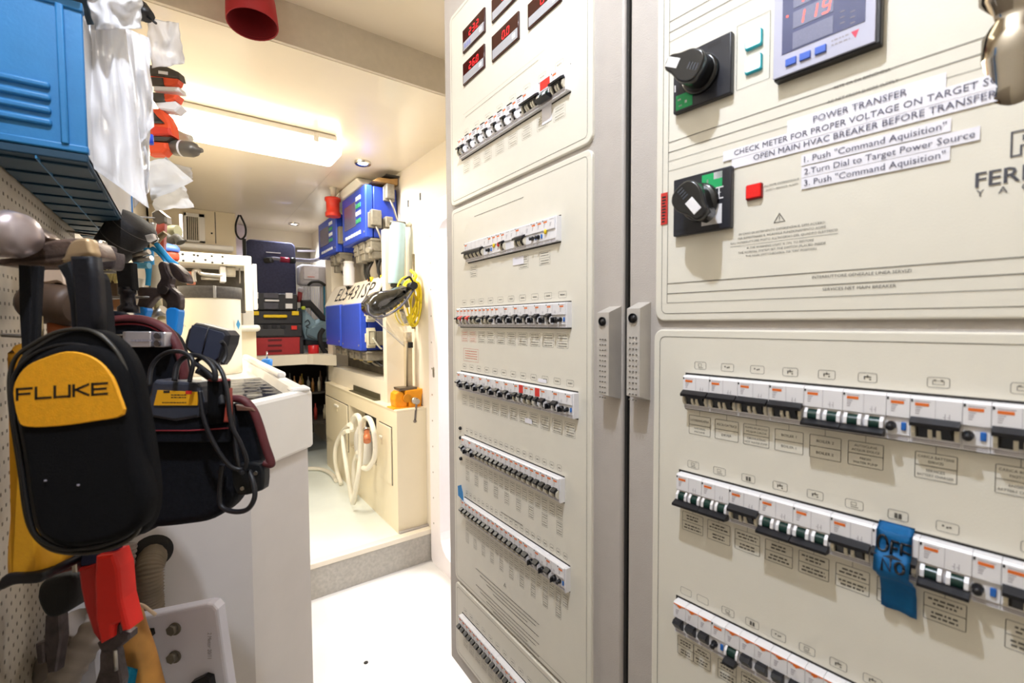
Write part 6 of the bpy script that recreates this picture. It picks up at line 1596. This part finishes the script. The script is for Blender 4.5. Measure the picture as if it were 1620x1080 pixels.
lead([(300, 604), (306, 578), (322, 566), (346, 580), (358, 612), (366, 670), (380, 700), (390, 728), (384, 742), (362, 735), (338, 700), (322, 660), (316, 618)])
lead([(352, 600), (366, 640), (372, 700), (378, 740), (384, 748)], .003, .62)
lead([(352, 735), (348, 775), (350, 800), (370, 809), (392, 805), (403, 785), (400, 760), (394, 745)], .0034, .62)
lead([(312, 585), (325, 592), (345, 610), (352, 640)], .005)

# snips and other hanging handles at lower left
d = .60; S = CP(d)
t = thing('red_snips', 'red-handled aviation snips hanging points down beside the meter bag', 'snips', P(165, 1020, d))
RH = mat('snip_red', '#e3281f', .4, var=.05)
MB(S).prism(Q([(150, 880), (178, 876), (186, 900), (190, 950), (202, 998), (192, 1000), (188, 986), (178, 990), (176, 1010), (158, 1020), (150, 980), (148, 920)], d), -.006, .020, .004, 'xz', False, 2).build('right_grip', RH, t)
MB(S).prism(Q([(122, 900), (150, 892), (152, 960), (158, 1018), (146, 1002), (132, 960), (126, 930)], d), .0, .026, .004, 'xz', False, 2).build('left_grip', mat('snip_red_dark', '#b8231f', .45), t)
MB(S).prism(Q([(152, 1018), (176, 1008), (180, 988), (190, 986), (192, 1000), (204, 1002), (204, 1012), (180, 1032), (160, 1034)], d), .002, .016, .002).build('joint', IRON, t)
MB(S).prism(QS([(158, 1030), (180, 1028), (186, 1050), (190, 1090), (150, 1090), (156, 1060)], d, 3), .002, .014, .002).build('blade', IRON, t)
MB(S).tube([q3(182, 1028, d), q3(184, 1060, d)], .0022, 6).build('spring_wire', STEEL, t)
t = thing('dark_handle_tool', 'black rubber-handled tool hanging between the yellow handle and the red snips', 'tool', P(85, 1000, .62))
MB(CP(.62)).prism(QS([(60, 925), (80, 915), (112, 915), (114, 950), (100, 972), (72, 978), (56, 950)], .62, 4), -.004, .03, .008, 'xz', True, 3).build('handle', BLACKM, t)
MB(CP(.62)).prism(Q([(70, 975), (94, 972), (96, 1010), (88, 1064), (74, 1066), (68, 1020)], .62), .004, .016, .002).build('blade', IRON, t)
MB(CP(.62)).prism(Q([(54, 1020), (68, 1016), (70, 1050), (58, 1052)], .62), .004, .014, .002).build('hook', IRON, t)
t = thing('maroon_strap', 'maroon webbing strap below the meter bag', 'strap', P(95, 900, .6))
MB(CP(.6)).prism(Q([(72, 888), (112, 876), (116, 902), (76, 912)], .6), 0, .012, .002).build('strap', MAR, t)
MB(CP(.6)).prism(Q([(112, 876), (120, 878), (121, 906), (113, 906)], .6), -.003, .012, .001).build('buckle', STEEL, t)
MB(CP(.6)).prism(Q([(122, 868), (182, 864), (182, 882), (150, 895), (122, 897)], .6), .004, .016, .002).build('navy_webbing', mat('navy_web', '#1d2444', .7), t)
t = thing('wooden_handle_tool', 'worn wooden tool handle with a string loop near the bolted cover', 'tool', P(225, 1070, .70))
MB(CP(.70)).tube(smooth([q3(208, 962, .7), (q3(214, 1000, .7)), q3(222, 1040, .7), q3(232, 1100, .7)], 6), lambda q: .0125+.012*q, 16).build('handle', mat('worn_wood', '#a97636', .6, var=.35, nscale=18), t)
MB(CP(.70)).tube(smooth([q3(204, 966, .7, -.012), q3(212, 957, .7, -.012), q3(225, 957, .7, -.012), q3(238, 966, .7, -.012), q3(246, 972, .7, -.008)], 6), .0026, 6).build('string_loop', mat('string', '#d0bfa6', .7), t)
t = thing('grey_pipe_tool', 'thick grey-brown ribbed pipe at the bottom left corner', 'pipe', P(90, 1080, .72))
MB(CP(.72)).tube([q3(135, 985, .72), q3(60, 1100, .72)], .030, 16).build('pipe', mat('pipe_taupe', '#8a7f77', .5), t)
MB(CP(.75)).prism(Q([(120, 1030), (152, 1030), (158, 1090), (100, 1090)], .75), 0, .05, .004).build('white_carton', mat('carton_white', '#e4e6f4', .5), None, 'white carton corner low between the grey pipe and the snips', 'carton')
b = MB(CP(.66)); b.grid(lambda u, v: q3(188+30*u-8*v, 1050+8*u+45*v, .66, .004*math.sin(u*9+v*5)), 8, 8, .006); b.build('turquoise_cloth', mat('turquoise_cloth', '#38b6dc', .8, bump=.6, bscale=400), None, 'turquoise cloth scrap at the bottom edge beside the snips', 'cloth')
MB(CP(.9)).prism(Q([(160, 300), (180, 300), (190, 395), (160, 395)], .9), 0, .01).build('x', DARK) if False else None

# wall hooks that carry the hanging tools
HK = mat('hook_wire', '#8b8680', .35, .8)
def hook(obj_name, px, py, d):
    t_ = bpy.data.objects[obj_name]; p = P(px, py, d); q_ = Vector((-.2145, p.y+.01, p.z+.004))
    MB().tube(smooth([p, p.lerp(q_, .5)+Vector((0, 0, -.004)), q_], 4), .0028, 6).build('wall_hook', HK, t_)
for nm, x, y, d_ in (('cordless_drill', 236, 190, 1.36), ('drill_chuck', 262, 220, 1.48), ('drill_battery', 238, 112, 1.36), ('drill_battery.001', 243, 152, 1.36), ('adjustable_wrench', 250, 345, 1.205), ('grip_pliers', 256, 470, .87), ('wire_brush', 168, 455, .905), ('blue_pliers', 246, 378, 1.085), ('blue_snips', 236, 400, 1.085), ('black_spool', 190, 395, .99), ('blue_capped_jar', 266, 405, 2.4), ('black_flashlight', 190, 430, .805), ('poly_bag.003', 240, 36, 1.26), ('paper_sheet.002', 274, 262, 1.2), ('blue_marker', 237, 216, .95), ('tool_pouch', 200, 530, .69), ('slip_joint_head', 165, 405, .625)):
    if nm in bpy.data.objects: hook(nm, x, y, d_)
